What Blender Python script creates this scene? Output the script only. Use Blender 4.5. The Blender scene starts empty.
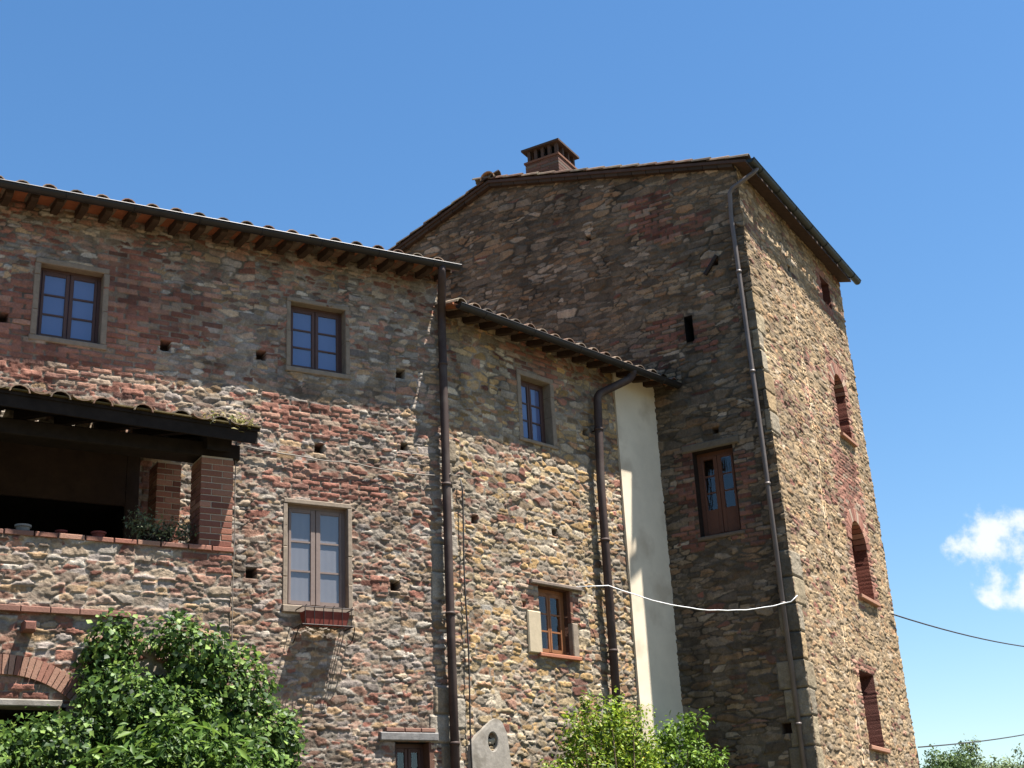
import bpy, bmesh, math, random
import numpy as np
from mathutils import Matrix, Vector
R = math.radians
random.seed(7)
sc = bpy.context.scene
col = sc.collection

# ------------------------------------------------------------------ camera
cam_d = bpy.data.cameras.new('camera'); cam = bpy.data.objects.new('camera', cam_d); col.objects.link(cam)
PITCH, ROLL = 0.366, 0.053
r0 = Vector((1, 0, 0)); u0_ = Vector((0, -math.sin(PITCH), math.cos(PITCH))); fw = Vector((0, math.cos(PITCH), math.sin(PITCH)))
rr = r0*math.cos(ROLL) - u0_*math.sin(ROLL); uu = r0*math.sin(ROLL) + u0_*math.cos(ROLL)
cam.matrix_world = Matrix(((rr.x, uu.x, -fw.x, 0), (rr.y, uu.y, -fw.y, 0), (rr.z, uu.z, -fw.z, 1.6), (0, 0, 0, 1)))
cam_d.sensor_width = 36; cam_d.lens = 36*1386.667/1024
cam_d.clip_start = .1; cam_d.clip_end = 3000
sc.camera = cam
# ------------------------------------------------------------------ light
SUN_EL, SUN_AZ = 69.0, -12.3           # azimuth measured from +x
sdir = Vector((math.cos(R(SUN_EL))*math.cos(R(SUN_AZ)), math.cos(R(SUN_EL))*math.sin(R(SUN_AZ)), math.sin(R(SUN_EL))))
sl = bpy.data.lights.new('sun', 'SUN'); sl.energy = 5.0; sl.angle = R(.53); sl.color = (1, .95, .88)
so = bpy.data.objects.new('sun', sl); col.objects.link(so); so.rotation_euler = (-sdir).to_track_quat('-Z', 'Y').to_euler()
so.location = (0, 0, 40)
w = bpy.data.worlds.new('World'); sc.world = w; w.use_nodes = True
nt = w.node_tree; nt.nodes.clear()
def N(nt, t, **k):
    n = nt.nodes.new(t)
    for a, b in k.items():
        if hasattr(n, a): setattr(n, a, b)
        else: n.inputs[a.replace('_', ' ')].default_value = b
    return n
out = nt.nodes.new('ShaderNodeOutputWorld'); bg = nt.nodes.new('ShaderNodeBackground'); bg.inputs[1].default_value = .054
sky = nt.nodes.new('ShaderNodeTexSky'); sky.sky_type = 'NISHITA'; sky.sun_disc = False
sky.sun_elevation = R(SUN_EL); sky.sun_rotation = R(90-SUN_AZ); sky.air_density = 1.15; sky.dust_density = .3; sky.ozone_density = 2.3
# a small cumulus low over the trees, as part of the sky
tc = nt.nodes.new('ShaderNodeTexCoord')
def cloud_lobe(d, rad):
    dist = nt.nodes.new('ShaderNodeVectorMath'); dist.operation = 'DISTANCE'
    nm = nt.nodes.new('ShaderNodeVectorMath'); nm.operation = 'NORMALIZE'
    nt.links.new(tc.outputs['Generated'], nm.inputs[0]); nt.links.new(nm.outputs[0], dist.inputs[0])
    dist.inputs[1].default_value = Vector(d).normalized()
    mr = nt.nodes.new('ShaderNodeMapRange'); mr.inputs['From Min'].default_value = rad; mr.inputs['From Max'].default_value = 0
    nt.links.new(dist.outputs['Value'], mr.inputs['Value'])
    return mr.outputs[0]
lobes = [cloud_lobe((0.3169, 0.9218, 0.2233), 0.026), cloud_lobe((0.3344, 0.9177, 0.2143), 0.028), cloud_lobe((0.3006, 0.9278, 0.2208), 0.016), cloud_lobe((0.3215, 0.9269, 0.1938), 0.02), cloud_lobe((0.3367, 0.9224, 0.1893), 0.022)]
acc = lobes[0]
for l in lobes[1:]:
    m = nt.nodes.new('ShaderNodeMath'); m.operation = 'MAXIMUM'; nt.links.new(acc, m.inputs[0]); nt.links.new(l, m.inputs[1]); acc = m.outputs[0]
nz = nt.nodes.new('ShaderNodeTexNoise'); nz.inputs['Scale'].default_value = 46; nz.inputs['Detail'].default_value = 7; nz.inputs['Roughness'].default_value = .58
nt.links.new(tc.outputs['Generated'], nz.inputs['Vector'])
ma = nt.nodes.new('ShaderNodeMath'); ma.operation = 'MULTIPLY_ADD'; ma.inputs[1].default_value = 3.4; ma.inputs[2].default_value = -1.72
nt.links.new(nz.outputs[0], ma.inputs[0])
ad = nt.nodes.new('ShaderNodeMath'); ad.operation = 'ADD'; nt.links.new(acc, ad.inputs[0]); nt.links.new(ma.outputs[0], ad.inputs[1])
st = nt.nodes.new('ShaderNodeMapRange'); st.interpolation_type = 'SMOOTHSTEP'; st.inputs['From Min'].default_value = .0; st.inputs['From Max'].default_value = .9
nt.links.new(ad.outputs[0], st.inputs['Value'])
gate = nt.nodes.new('ShaderNodeMapRange'); gate.inputs['From Min'].default_value = 0; gate.inputs['From Max'].default_value = .12
nt.links.new(acc, gate.inputs['Value'])
gm = nt.nodes.new('ShaderNodeMath'); gm.operation = 'MULTIPLY'; nt.links.new(st.outputs[0], gm.inputs[0]); nt.links.new(gate.outputs[0], gm.inputs[1])
mx = nt.nodes.new('ShaderNodeMix'); mx.data_type = 'RGBA'; nt.links.new(gm.outputs[0], mx.inputs['Factor'])
hs_ = nt.nodes.new('ShaderNodeHueSaturation'); hs_.inputs['Saturation'].default_value = 1.24; nt.links.new(sky.outputs[0], hs_.inputs['Color']); nt.links.new(hs_.outputs[0], mx.inputs[6]); mx.inputs[7].default_value = (5.4, 5.8, 6.3, 1)
nt.links.new(mx.outputs[2], bg.inputs[0]); nt.links.new(bg.outputs[0], out.inputs[0])
sc.view_settings.view_transform = 'Standard'; sc.view_settings.look = 'None'; sc.view_settings.exposure = 1.75; sc.view_settings.gamma = 1
sc.view_settings.use_curve_mapping = False

# ------------------------------------------------------------------ numeric helpers
def lin(c): 
    c = np.array(c, float)/255
    return np.where(c <= .04045, c/12.92, ((c+.055)/1.055)**2.4)
def hsh(a, b, s):
    x = (np.asarray(a).astype(np.int64)*374761393 + np.asarray(b).astype(np.int64)*668265263 + s*2246822519) & 0xffffffff
    x = ((x ^ (x >> 13))*1274126177) & 0xffffffff
    x = ((x ^ (x >> 16))*2654435761) & 0xffffffff
    return ((x ^ (x >> 15)) & 0xffffff)/float(0x1000000)
def vnoise(U, Z, s):
    i = np.floor(U); j = np.floor(Z); a = U-i; b = Z-j; a = a*a*(3-2*a); b = b*b*(3-2*b)
    return (hsh(i, j, s)*(1-a)+hsh(i+1, j, s)*a)*(1-b)+(hsh(i, j+1, s)*(1-a)+hsh(i+1, j+1, s)*a)*b
def fbm(U, Z, f, s, o=3):
    t = 0; n = 0; am = 1
    for k in range(o): t = t+am*vnoise(U*f, Z*f, s+k); n += am; am *= .55; f *= 2.1
    return t/n
def sstep(a, b, x):
    t = np.clip((x-a)/(b-a), 0, 1); return t*t*(3-2*t)
def cells(U, Z, w, h, p, jit, wt, s, bond=None):
    F1 = np.full(U.shape, 9.); F2 = F1.copy(); ic = np.zeros(U.shape, np.int64); ir = ic.copy(); dU = np.zeros(U.shape); dZ = dU.copy()
    r0 = np.floor(Z/h).astype(np.int64)
    for dr in (-1, 0, 1):
        r = r0+dr
        off = hsh(r, r*0, s+9) if bond is None else (r % 2)*.5
        c0 = np.floor(U/w-off).astype(np.int64)
        for dc in (-1, 0, 1):
            c = c0+dc
            su = (c+.5+off+jit*(hsh(c, r, s)-.5))*w; sz = (r+.5+jit*.8*(hsh(c, r, s+1)-.5))*h
            sw = 1+wt*(hsh(c, r, s+2)-.5)
            a = U-su; b = Z-sz
            d = ((np.abs(a)/w)**p+(np.abs(b)/h)**p)**(1/p)/sw
            n1 = d < F1
            F2 = np.where(n1, F1, np.minimum(F2, d)); F1 = np.where(n1, d, F1)
            ic = np.where(n1, c, ic); ir = np.where(n1, r, ir); dU = np.where(n1, a, dU); dZ = np.where(n1, b, dZ)
    return F1, F2, ic, ir, dU, dZ

class Frame:
    """a vertical wall plane: u along it, o outwards, z up (k = batter per metre above z 3.3)"""
    def __init__(s, O, d, n, k=0, sl=0): s.O = np.array(O[:2], float); s.d = np.array(d[:2], float); s.n = np.array(n[:2], float); s.k = k; s.sl = sl   # sl: sag/rise per metre along u
    def P(s, u, o, z):
        u = np.asarray(u, float); z = np.asarray(z, float); o = np.asarray(o, float)-s.k*(z-3.3)
        u, o, z = np.broadcast_arrays(u, o, z)
        return np.stack([s.O[0]+s.d[0]*u+s.n[0]*o, s.O[1]+s.d[1]*u+s.n[1]*o, z+s.sl*u], -1)
aA, aB, aC = 1.036, .773, -1.061
fA = Frame((-.97, 17.47), (math.sin(aA), math.cos(aA)), (math.cos(aA), -math.sin(aA)))
fB = Frame((-.97, 17.47), (math.sin(aB), math.cos(aB)), (math.cos(aB), -math.sin(aB)))
J = fB.P(4.56, 0, 0)
fC = Frame(J[:2], (math.sin(aC), math.cos(aC)), (math.cos(aC)*-1, math.sin(aC)))
if fC.n[1] > 0: fC.n = -fC.n
K = fC.P(-1.97, 0, 0)
fD = Frame(K[:2], (-fC.n[0], -fC.n[1]), (-fC.d[0], -fC.d[1]), .0165)

def tag(o, label=None, cat=None, group=None, kind=None):
    for k, v in (('label', label), ('category', cat), ('group', group), ('kind', kind)):
        if v: o[k] = v
    return o
BASE = {}
def thing(name, loc, label, cat, group=None):
    o = bpy.data.objects.new(name, None); col.objects.link(o); o.location = loc; o.empty_display_size = .3
    BASE[o.name] = np.array(loc, float); return tag(o, label, cat, group)
def link_mesh(name, V, F, mat, parent=None, cols=None, smooth=False, base=None):
    V = np.asarray(V, float).reshape(-1, 3)
    b = BASE[parent.name] if parent else (np.zeros(3) if base is None else np.array(base, float))
    me = bpy.data.meshes.new(name)
    if isinstance(F, np.ndarray):
        k = F.shape[1]; me.vertices.add(len(V)); me.vertices.foreach_set('co', (V-b).ravel())
        me.loops.add(F.size); me.loops.foreach_set('vertex_index', F.ravel().astype(np.int32))
        me.polygons.add(len(F)); me.polygons.foreach_set('loop_start', np.arange(0, F.size, k, dtype=np.int32))
        me.update(calc_edges=True)
    else:
        me.from_pydata((V-b).tolist(), [], F); me.update()
    if cols is not None:
        at = me.color_attributes.new('Col', 'FLOAT_COLOR', 'POINT')
        c = np.ones((len(V), 4)); c[:, :3] = cols; at.data.foreach_set('color', c.ravel())
    if smooth: me.polygons.foreach_set('use_smooth', [True]*len(me.polygons))
    me.materials.append(mat)
    o = bpy.data.objects.new(name, me); col.objects.link(o)
    BASE[o.name] = b
    if parent: o.parent = parent
    else: o.location = b
    return o
class MB:
    def __init__(s): s.v = []; s.f = []; s.c = []
    def add(s, V, F, c=(.5, .5, .5)):
        n = len(s.v); V = np.asarray(V, float).reshape(-1, 3)
        s.v += V.tolist(); s.f += [tuple(i+n for i in f) for f in F]; s.c += [tuple(c)]*len(V)
    def box(s, fr, u0, u1, o0, o1, z0, z1, c=(.5, .5, .5), bev=.0):
        """box in a wall frame, with chamfered outward edges when bev > 0"""
        if bev <= 0:
            V = [fr.P(u, o, z) for z in (z0, z1) for o in (o0, o1) for u in (u0, u1)]
            F = [(0, 1, 3, 2), (4, 6, 7, 5), (0, 4, 5, 1), (1, 5, 7, 3), (3, 7, 6, 2), (2, 6, 4, 0)]
        else:
            b = min(bev, .4*abs(u1-u0), .4*abs(z1-z0), .5*abs(o1-o0))
            V = []
            for o, e in ((o0, 0), (o1-b, 0), (o1, b)):
                V += [fr.P(u0+e, o, z0+e), fr.P(u1-e, o, z0+e), fr.P(u1-e, o, z1-e), fr.P(u0+e, o, z1-e)]
            F = [(3, 2, 1, 0), (8, 9, 10, 11)]
            for a in (0, 4):
                for i in range(4): j = (i+1) % 4; F.append((a+i, a+j, a+4+j, a+4+i))
        s.add(V, F, c)
    def tube(s, pts, rad, n=8, c=(.5, .5, .5), caps=True):
        pts = [Vector(p) for p in pts]; V = []; rads = rad if hasattr(rad, '__len__') else [rad]*len(pts)
        up = None
        for i, p in enumerate(pts):
            t = (pts[min(i+1, len(pts)-1)]-pts[max(i-1, 0)]).normalized()
            if up is None:
                up = t.cross(Vector((0, 0, 1)))
                if up.length < .05: up = t.cross(Vector((1, 0, 0)))
            up = (up-t*up.dot(t)).normalized(); q = t.cross(up)
            for k in range(n):
                a = 2*math.pi*k/n; V.append(p+(up*math.cos(a)+q*math.sin(a))*rads[i])
        F = [(i*n+k, i*n+(k+1) % n, (i+1)*n+(k+1) % n, (i+1)*n+k) for i in range(len(pts)-1) for k in range(n)]
        if caps: F += [tuple(range(n))[::-1], tuple((len(pts)-1)*n+k for k in range(n))]
        s.add([tuple(v) for v in V], F, c)
    def build(s, name, mat, parent=None, smooth=False, base=None):
        return link_mesh(name, s.v, s.f, mat, parent, np.array(s.c), smooth, base)

# ------------------------------------------------------------------ materials
def mat(name, color=None, rough=.85, attr=False, nscale=20, namt=.25, bump=.3, bdist=.01, metal=0, spec=.3, trans=0, n2=None, two=None):
    m = bpy.data.materials.new(name); m.use_nodes = True; t = m.node_tree; t.nodes.clear()
    o = t.nodes.new('ShaderNodeOutputMaterial'); b = t.nodes.new('ShaderNodeBsdfPrincipled'); L = t.links.new
    b.inputs['Roughness'].default_value = rough; b.inputs['Metallic'].default_value = metal; b.inputs['Specular IOR Level'].default_value = spec
    tc = t.nodes.new('ShaderNodeTexCoord')
    if attr: a = t.nodes.new('ShaderNodeAttribute'); a.attribute_name = 'Col'; src = a.outputs['Color']
    else: a = t.nodes.new('ShaderNodeRGB'); a.outputs[0].default_value = (*color, 1); src = a.outputs[0]
    n = t.nodes.new('ShaderNodeTexNoise'); n.inputs['Scale'].default_value = nscale; n.inputs['Detail'].default_value = 6; n.inputs['Roughness'].default_value = .65
    L(tc.outputs['Object'], n.inputs['Vector'])
    mr = t.nodes.new('ShaderNodeMapRange'); mr.inputs['From Min'].default_value = .25; mr.inputs['From Max'].default_value = .75
    mr.inputs['To Min'].default_value = 1-namt; mr.inputs['To Max'].default_value = 1+namt; L(n.outputs[0], mr.inputs['Value'])
    vm = t.nodes.new('ShaderNodeVectorMath'); vm.operation = 'SCALE'; L(src, vm.inputs[0]); L(mr.outputs[0], vm.inputs['Scale'])
    res = vm.outputs[0]
    if two:   # large patches of a second colour
        nn = t.nodes.new('ShaderNodeTexNoise'); nn.inputs['Scale'].default_value = two[1]; nn.inputs['Detail'].default_value = 5; L(tc.outputs['Object'], nn.inputs['Vector'])
        m2 = t.nodes.new('ShaderNodeMapRange'); m2.inputs['From Min'].default_value = two[2]; m2.inputs['From Max'].default_value = two[2]+.15; m2.inputs['To Max'].default_value = two[3]; L(nn.outputs[0], m2.inputs['Value'])
        mm = t.nodes.new('ShaderNodeMix'); mm.data_type = 'RGBA'; L(m2.outputs[0], mm.inputs['Factor']); L(res, mm.inputs[6]); mm.inputs[7].default_value = (*two[0], 1); res = mm.outputs[2]
    L(res, b.inputs['Base Color'])
    if bump: 
        bm = t.nodes.new('ShaderNodeBump'); bm.inputs['Strength'].default_value = bump; bm.inputs['Distance'].default_value = bdist; L(n.outputs[0], bm.inputs['Height']); L(bm.outputs[0], b.inputs['Normal'])
    if trans:
        tr = t.nodes.new('ShaderNodeBsdfTranslucent'); ms = t.nodes.new('ShaderNodeMixShader'); ms.inputs[0].default_value = trans
        L(res, tr.inputs['Color']); L(b.outputs[0], ms.inputs[1]); L(tr.outputs[0], ms.inputs[2]); L(ms.outputs[0], o.inputs[0])
    else: L(b.outputs[0], o.inputs[0])
    return m
M_STONE = mat('rubble_stone', attr=True, rough=.92, nscale=45, namt=.28, bump=.7, bdist=.012, spec=.15)
M_BRICK = mat('brick', attr=True, rough=.92, nscale=60, namt=.2, bump=.5, bdist=.006, spec=.15)
M_TILE = mat('clay_tile', attr=True, rough=.9, nscale=14, namt=.4, bump=.4, spec=.2, two=((.16, .15, .10), 6, .55, .6))
M_WOODD = mat('dark_wood', lin((62, 48, 38)), nscale=12, namt=.35, spec=.2)
M_BEAM = mat('old_beam', lin((34, 28, 24)), nscale=9, namt=.4, spec=.15)
M_PIAN = mat('terracotta_soffit', lin((140, 88, 62)), nscale=7, namt=.3, spec=.15)
M_GUT = mat('dark_gutter', lin((44, 42, 42)), rough=.45, metal=.3, nscale=6, namt=.25, bump=.05)
M_PIPE = mat('brown_pipe', lin((64, 52, 48)), rough=.65, metal=.1, nscale=4, namt=.35, bump=.15, spec=.2, two=(tuple(lin((84, 76, 70))), 3, .52, .6))
M_GUTG = mat('copper_gutter', lin((34, 40, 39)), rough=.5, metal=.2, nscale=5, namt=.3, bump=.05)
M_PLAST = mat('cream_plaster', lin((208, 196, 174)), nscale=2.2, namt=.10, bump=.3, spec=.1, two=(tuple(lin((172, 156, 134))), 1.6, .5, .6))
M_CEM = mat('grey_cement', lin((136, 130, 121)), nscale=14, namt=.2, bump=.6, spec=.15, two=(tuple(lin((98, 92, 82))), 4, .5, .7))
M_FRAME = mat('stone_surround', lin((128, 115, 100)), nscale=16, namt=.2, bump=.5, two=(tuple(lin((108, 94, 80))), 6, .55, .6))
M_WBROWN = mat('window_wood', lin((78, 56, 50)), rough=.55, nscale=20, namt=.15, bump=.1)
M_WGREY = mat('faded_window_wood', lin((116, 102, 95)), rough=.6, nscale=20, namt=.12, bump=.1)
M_WORANGE = mat('oiled_window_wood', lin((128, 84, 52)), rough=.55, nscale=20, namt=.2, bump=.1)
M_WRED = mat('red_brown_wood', lin((88, 54, 36)), rough=.6, nscale=20, namt=.2, bump=.1)
M_CURT = mat('curtain', lin((122, 121, 125)), rough=.95, nscale=3, namt=.05, bump=0)
M_CURTB = mat('curtain_shade_blue', lin((88, 102, 142)), rough=.95, nscale=3, namt=.05, bump=0)  # curtain copy coloured for shade and the blue sky reflection
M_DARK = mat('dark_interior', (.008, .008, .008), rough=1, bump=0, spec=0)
M_IRON = mat('wrought_iron', lin((48, 42, 40)), rough=.6, metal=.5, nscale=30, bump=.2)
M_TERRA = mat('terracotta', lin((118, 58, 48)), nscale=12, namt=.2, bump=.1, spec=.3)
M_CABW = mat('white_cable', lin((225, 225, 225)), rough=.5, bump=0)
M_CABG = mat('grey_cable', lin((112, 104, 94)), rough=.6, bump=0)
M_CABD = mat('dark_cable', lin((50, 46, 44)), rough=.6, bump=0)
M_LEAF = mat('leaf', attr=True, rough=.5, nscale=8, namt=.15, bump=0, spec=.24, trans=.36)
M_BARK = mat('bark', lin((92, 76, 60)), nscale=18, namt=.35, bump=.6)
M_FRUIT = mat('orange_peel', lin((232, 170, 50)), rough=.45, nscale=60, namt=.06, bump=.1)
M_GROUND = mat('ground_grass', lin((84, 76, 56)), nscale=1.2, namt=.35, bump=.5, bdist=.05, two=(tuple(lin((60, 66, 40))), .25, .55, .8))
def glass():
    m = bpy.data.materials.new('window_glass'); m.use_nodes = True; t = m.node_tree; t.nodes.clear(); L = t.links.new
    o = t.nodes.new('ShaderNodeOutputMaterial'); g = t.nodes.new('ShaderNodeBsdfGlossy'); g.inputs['Roughness'].default_value = .02
    tr = t.nodes.new('ShaderNodeBsdfTransparent'); lw = t.nodes.new('ShaderNodeLayerWeight'); lw.inputs[0].default_value = .5; pw = t.nodes.new('ShaderNodeMath'); pw.operation = 'POWER'; pw.inputs[1].default_value = 5; L(lw.outputs['Facing'], pw.inputs[0]); fr = t.nodes.new('ShaderNodeMath'); fr.operation = 'MULTIPLY_ADD'; fr.inputs[1].default_value = .9; fr.inputs[2].default_value = .085; L(pw.outputs[0], fr.inputs[0])
    tr.inputs[0].default_value = (.95, .96, .97, 1)
    n = t.nodes.new('ShaderNodeTexNoise'); n.inputs['Scale'].default_value = 2.5; bm = t.nodes.new('ShaderNodeBump'); bm.inputs['Strength'].default_value = .06; bm.inputs['Distance'].default_value = .01
    L(n.outputs[0], bm.inputs['Height']); L(bm.outputs[0], g.inputs['Normal'])
    mx = t.nodes.new('ShaderNodeMixShader'); L(fr.outputs[0], mx.inputs[0]); L(tr.outputs[0], mx.inputs[1]); L(g.outputs[0], mx.inputs[2]); L(mx.outputs[0], o.inputs[0])
    return m
M_GLASS = glass()

# ------------------------------------------------------------------ masonry: relief mesh of individual stones
P_FARM = [((184, 164, 138), 24), ((154, 146, 140), 17), ((184, 150, 108), 10), ((172, 136, 118), 17), ((200, 192, 178), 11), ((142, 98, 80), 9), ((122, 108, 94), 12), ((132, 138, 140), 5)]
P_WING = [((190, 168, 130), 28), ((156, 148, 136), 15), ((192, 154, 98), 17), ((170, 128, 98), 12), ((202, 190, 168), 9), ((144, 98, 76), 5), ((124, 108, 90), 10), ((136, 140, 140), 5)]
P_TOWD = [((188, 162, 126), 32), ((174, 146, 108), 26), ((164, 146, 120), 20), ((182, 136, 96), 9), ((198, 182, 160), 8), ((136, 114, 96), 8), ((154, 148, 140), 4)]
P_TOWC = [((142, 122, 98), 26), ((118, 104, 88), 26), ((130, 116, 100), 16), ((134, 106, 80), 12), ((166, 150, 130), 7), ((96, 84, 70), 12), ((118, 86, 70), 4)]  # weathered gable face, also darkened to carry that side's shade
P_BRICK = [((160, 114, 97), 30), ((146, 100, 85), 26), ((172, 132, 112), 22), ((130, 96, 84), 12), ((170, 148, 128), 10)]
P_BLOCK = [((178, 168, 152), 30), ((160, 150, 136), 30), ((150, 136, 116), 20)]
P_OCHB = [((176, 160, 132), 30), ((168, 144, 110), 30), ((162, 150, 130), 30)]
def pick(pal, r):
    c = np.array([lin(a) for a, _ in pal])*.66; wv = np.cumsum([b for _, b in pal]).astype(float); wv /= wv[-1]
    return c[np.searchsorted(wv, np.clip(r, 0, .99999))]
def inrect(U, Z, rc, g=0): return (U > rc[0]-g) & (U < rc[1]+g) & (Z > rc[2]-g) & (Z < rc[3]+g)
def lines(segs, extra):
    a = np.concatenate([np.arange(s, e, st) for s, e, st in segs]+[[segs[-1][1]]])
    for x in extra:
        a = a[(np.abs(a-x) > .006)]
    a = np.concatenate([a]+[[x-.003, x+.003] for x in extra]); a.sort(); return a
def masonry(name, fr, useg, zseg, pal, parent, seed, openings=(), bricks=(), blocks=(), holes=(), keep=None, sw=.22, sh=.095, relief=1., mortar=(160, 148, 132), redmask=None, blockpal=P_BLOCK, tilt=0., pp=2.5, bscale=1., even=.32):
    """openings: (u0,u1,z0,z1,depth,arch 0/1,reveal_rgb)"""
    ex_u = [x for o in openings for x in o[:2] if useg[0][0] < x < useg[-1][1]]+[x for h in holes for x in (h[0]-h[2], h[0]+h[2])]
    ex_z = [x for o in openings for x in (o[2:3] if o[5] else o[2:4])]+[x for h in holes for x in (h[1]-h[2], h[1]+h[2])]
    us = lines(useg, ex_u); zs = lines(zseg, ex_z)
    U, Z = np.meshgrid(us, zs); sh_ = U.shape
    # wobbling courses
    hf = .012*(vnoise(U*34, Z*34, seed+56)-.5); hg = .010*(vnoise(U*37, Z*39, seed+57)-.5)
    wu = hf+U+.05*(fbm(U, Z, 2.3, seed+50, 2)-.5)+.02*(vnoise(U*9, Z*9, seed+54)-.5)
    wz = hg+Z+.10*(fbm(U, Z, 1.1, seed+60, 2)-.5)+.035*(vnoise(U*6, Z*9, seed+64)-.5)+tilt*U
    big = fbm(U, Z, .8, seed+70, 2)
    # two stone sizes mixed in patches
    a1 = cells(wu, wz, sw, sh, pp, .8, .42, seed)
    a2 = cells(wu, wz, sw*1.7, sh*1.7, pp, .8, .42, seed+100)
    sel = (hsh(np.floor(U/(sw*2.2)), np.floor(Z/(sh*2.6)), seed+7)*.55+vnoise(U*1.3, Z*1.8, seed+8)*.45) > .60
    sel = sel & (a2[1]-a2[0] > .0)
    G = [np.where(sel, y, x) for x, y in zip(a1, a2)]
    F1, F2, ic, ir, dU, dZ = G
    hs = np.where(sel, 31, 0)
    e = F2-F1
    h4 = hsh(ic+hs, ir, seed+20); h5 = hsh(ic+hs, ir, seed+21); h6 = hsh(ic+hs, ir, seed+22); h7 = hsh(ic+hs, ir, seed+23)
    edgew = .08+.22*vnoise(U*2.2, Z*2.2, seed+33)*vnoise(U*7, Z*9, seed+35)+.06*(vnoise(U*30, Z*30, seed+34)-.5)
    prof = sstep(edgew*.6, edgew+.05, e)
    disp = -.011+prof*(.003+.017*h4**1.5)+(dU*(h6-.5)*.16+dZ*(h7-.45)*.26)*prof
    C = pick(pal, h5*.85+.15*big); C = C*(1-even)+C.reshape(-1, 3).mean(0)*even
    if redmask is not None:      # patches where much brick was reused in the rubble
        rm = redmask(U, Z, big); red = h6 < rm; C = np.where(red[..., None], pick(P_BRICK, h5)*bscale, C)
    C = C*(.58+.84*h7)[..., None]; C = C*(1+.5*(fbm(U*1.5, Z, 26, seed+47, 3)-.5))[..., None]
    mort = 1-sstep(edgew*.55, edgew*.95+.05, e)
    mc = lin(mortar)*.66*(.15+1.35*fbm(U, Z, 3.0, seed+41, 3))[..., None]
    # regular brickwork
    bm_ = np.zeros(sh_); 
    nz = .22*(fbm(U, Z, 2.2, seed+80, 3)-.5)*2
    if len(bricks):
        b = cells(wu*1.+0, Z+.012*(fbm(U, Z, 1.5, seed+60, 2)-.5)*2+tilt*U, .265, .068, 7, .12, .12, seed+200, bond=1)
        Uc = U-b[4]; Zc = Z-b[5]; nz = .44*(fbm(Uc, Zc, 2.2, seed+80, 3)-.5)+.14*(hsh(b[2], b[3], seed+203)-.5)
        for rc in bricks:
            ga = rc[4] if len(rc) > 4 else 1
            gx = np.minimum(np.minimum(Uc-rc[0], rc[1]-Uc), np.minimum(Zc-rc[2], rc[3]-Zc))
            bm_ = np.maximum(bm_, (gx > nz*ga).astype(float))
        be = b[1]-b[0]; bh = hsh(b[2], b[3], seed+201); bh2 = hsh(b[2], b[3], seed+202)
        bp = sstep(.07, .15, be)
        bd = -.012+bp*(.010+.014*bh2); bc = bscale*pick(P_BRICK, bh)*(.68+.64*bh2)[..., None]
        k = bm_ > .5
        disp = np.where(k, bd, disp); C = np.where(k[..., None], bc, C); mort = np.where(k, 1-sstep(.06, .12, be), mort)
    if len(blocks):
        for rc in blocks:
            k = inrect(U, Z, rc)
            bw = rc[5] if len(rc) > 5 else .34; bh0 = rc[4]
            row = np.floor((Z+.03*(vnoise(U*3, Z*3, seed+91)-.5))/bh0); 
            if rc[6] if len(rc) > 6 else 0:   # toothed: alternate long and short quoins from edge u = rc[6]-1e3
                pass
            L = (.55+.9*hsh(row, row*0, seed+92))*bw
            edge0 = rc[7] if len(rc) > 7 else rc[0]
            dd = np.abs(U-edge0)
            k = k & (dd < L)
            zz = (Z+.03*(vnoise(U*3, Z*3, seed+91)-.5))/bh0; fz = np.minimum(zz-row, row+1-zz)*bh0
            ee = np.minimum(fz, np.where(dd > .02, L-dd, .1)); bp = sstep(.004, .022, ee)
            bh = hsh(row, row*0+int(abs(edge0)*10), seed+93)
            bd = -.012+bp*(.022+.012*bh)+.006*(fbm(U, Z, 8, seed+94, 2)-.5); bc = pick(blockpal, bh)*(.8+.4*hsh(row, row*0, seed+95))[..., None]
            disp = np.where(k, bd, disp); C = np.where(k[..., None], bc, C); mort = np.where(k, 1-sstep(.003, .010, ee), mort)
    smear = .5*sstep(.58, .72, fbm(U*1.2, Z*1.5, 2.6, seed+48, 3)); mort = np.maximum(mort, smear*(bm_ < .5))
    C = C*(1-mort[..., None])+mc*mort[..., None]
    disp = disp*relief+(fbm(U, Z, 20, seed+43, 3)-.5)*.020+(fbm(U, Z, 1.2, seed+44, 2)-.5)*.03
    C = C*(.78+.44*fbm(U, Z, 13, seed+45, 3))[..., None]
    # weather staining, a shape of its own
    stn = sstep(.50, .72, fbm(U*1.6, Z*.7, 1.6, seed+46, 3)); C = C*(1-.22*stn)[..., None]
    for h in holes:
        k = inrect(U, Z, (h[0]-h[2], h[0]+h[2], h[1]-h[2], h[1]+h[2])); disp = np.where(k, -.17, disp); C = np.where(k[..., None], lin((58, 44, 36)), C)
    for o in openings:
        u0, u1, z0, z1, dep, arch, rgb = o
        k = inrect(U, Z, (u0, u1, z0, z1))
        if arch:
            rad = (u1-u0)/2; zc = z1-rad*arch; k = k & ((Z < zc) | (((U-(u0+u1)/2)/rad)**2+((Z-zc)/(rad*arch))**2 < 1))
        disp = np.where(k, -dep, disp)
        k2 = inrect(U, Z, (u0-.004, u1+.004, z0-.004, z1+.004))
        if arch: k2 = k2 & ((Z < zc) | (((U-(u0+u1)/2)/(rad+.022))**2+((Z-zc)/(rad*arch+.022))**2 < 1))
        C = np.where(k2[..., None], lin(rgb), C); disp = np.where(k2 & ~k, 0., disp)  # dark rgb puts the recess shade and unlit rooms into the colour
    V = fr.P(U, disp, Z).reshape(-1, 3)
    nu = len(us); nzn = len(zs)
    i = np.arange(nzn-1)[:, None]*nu+np.arange(nu-1)[None, :]
    F = np.stack([i, i+1, i+nu+1, i+nu], -1).reshape(-1, 4)
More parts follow.
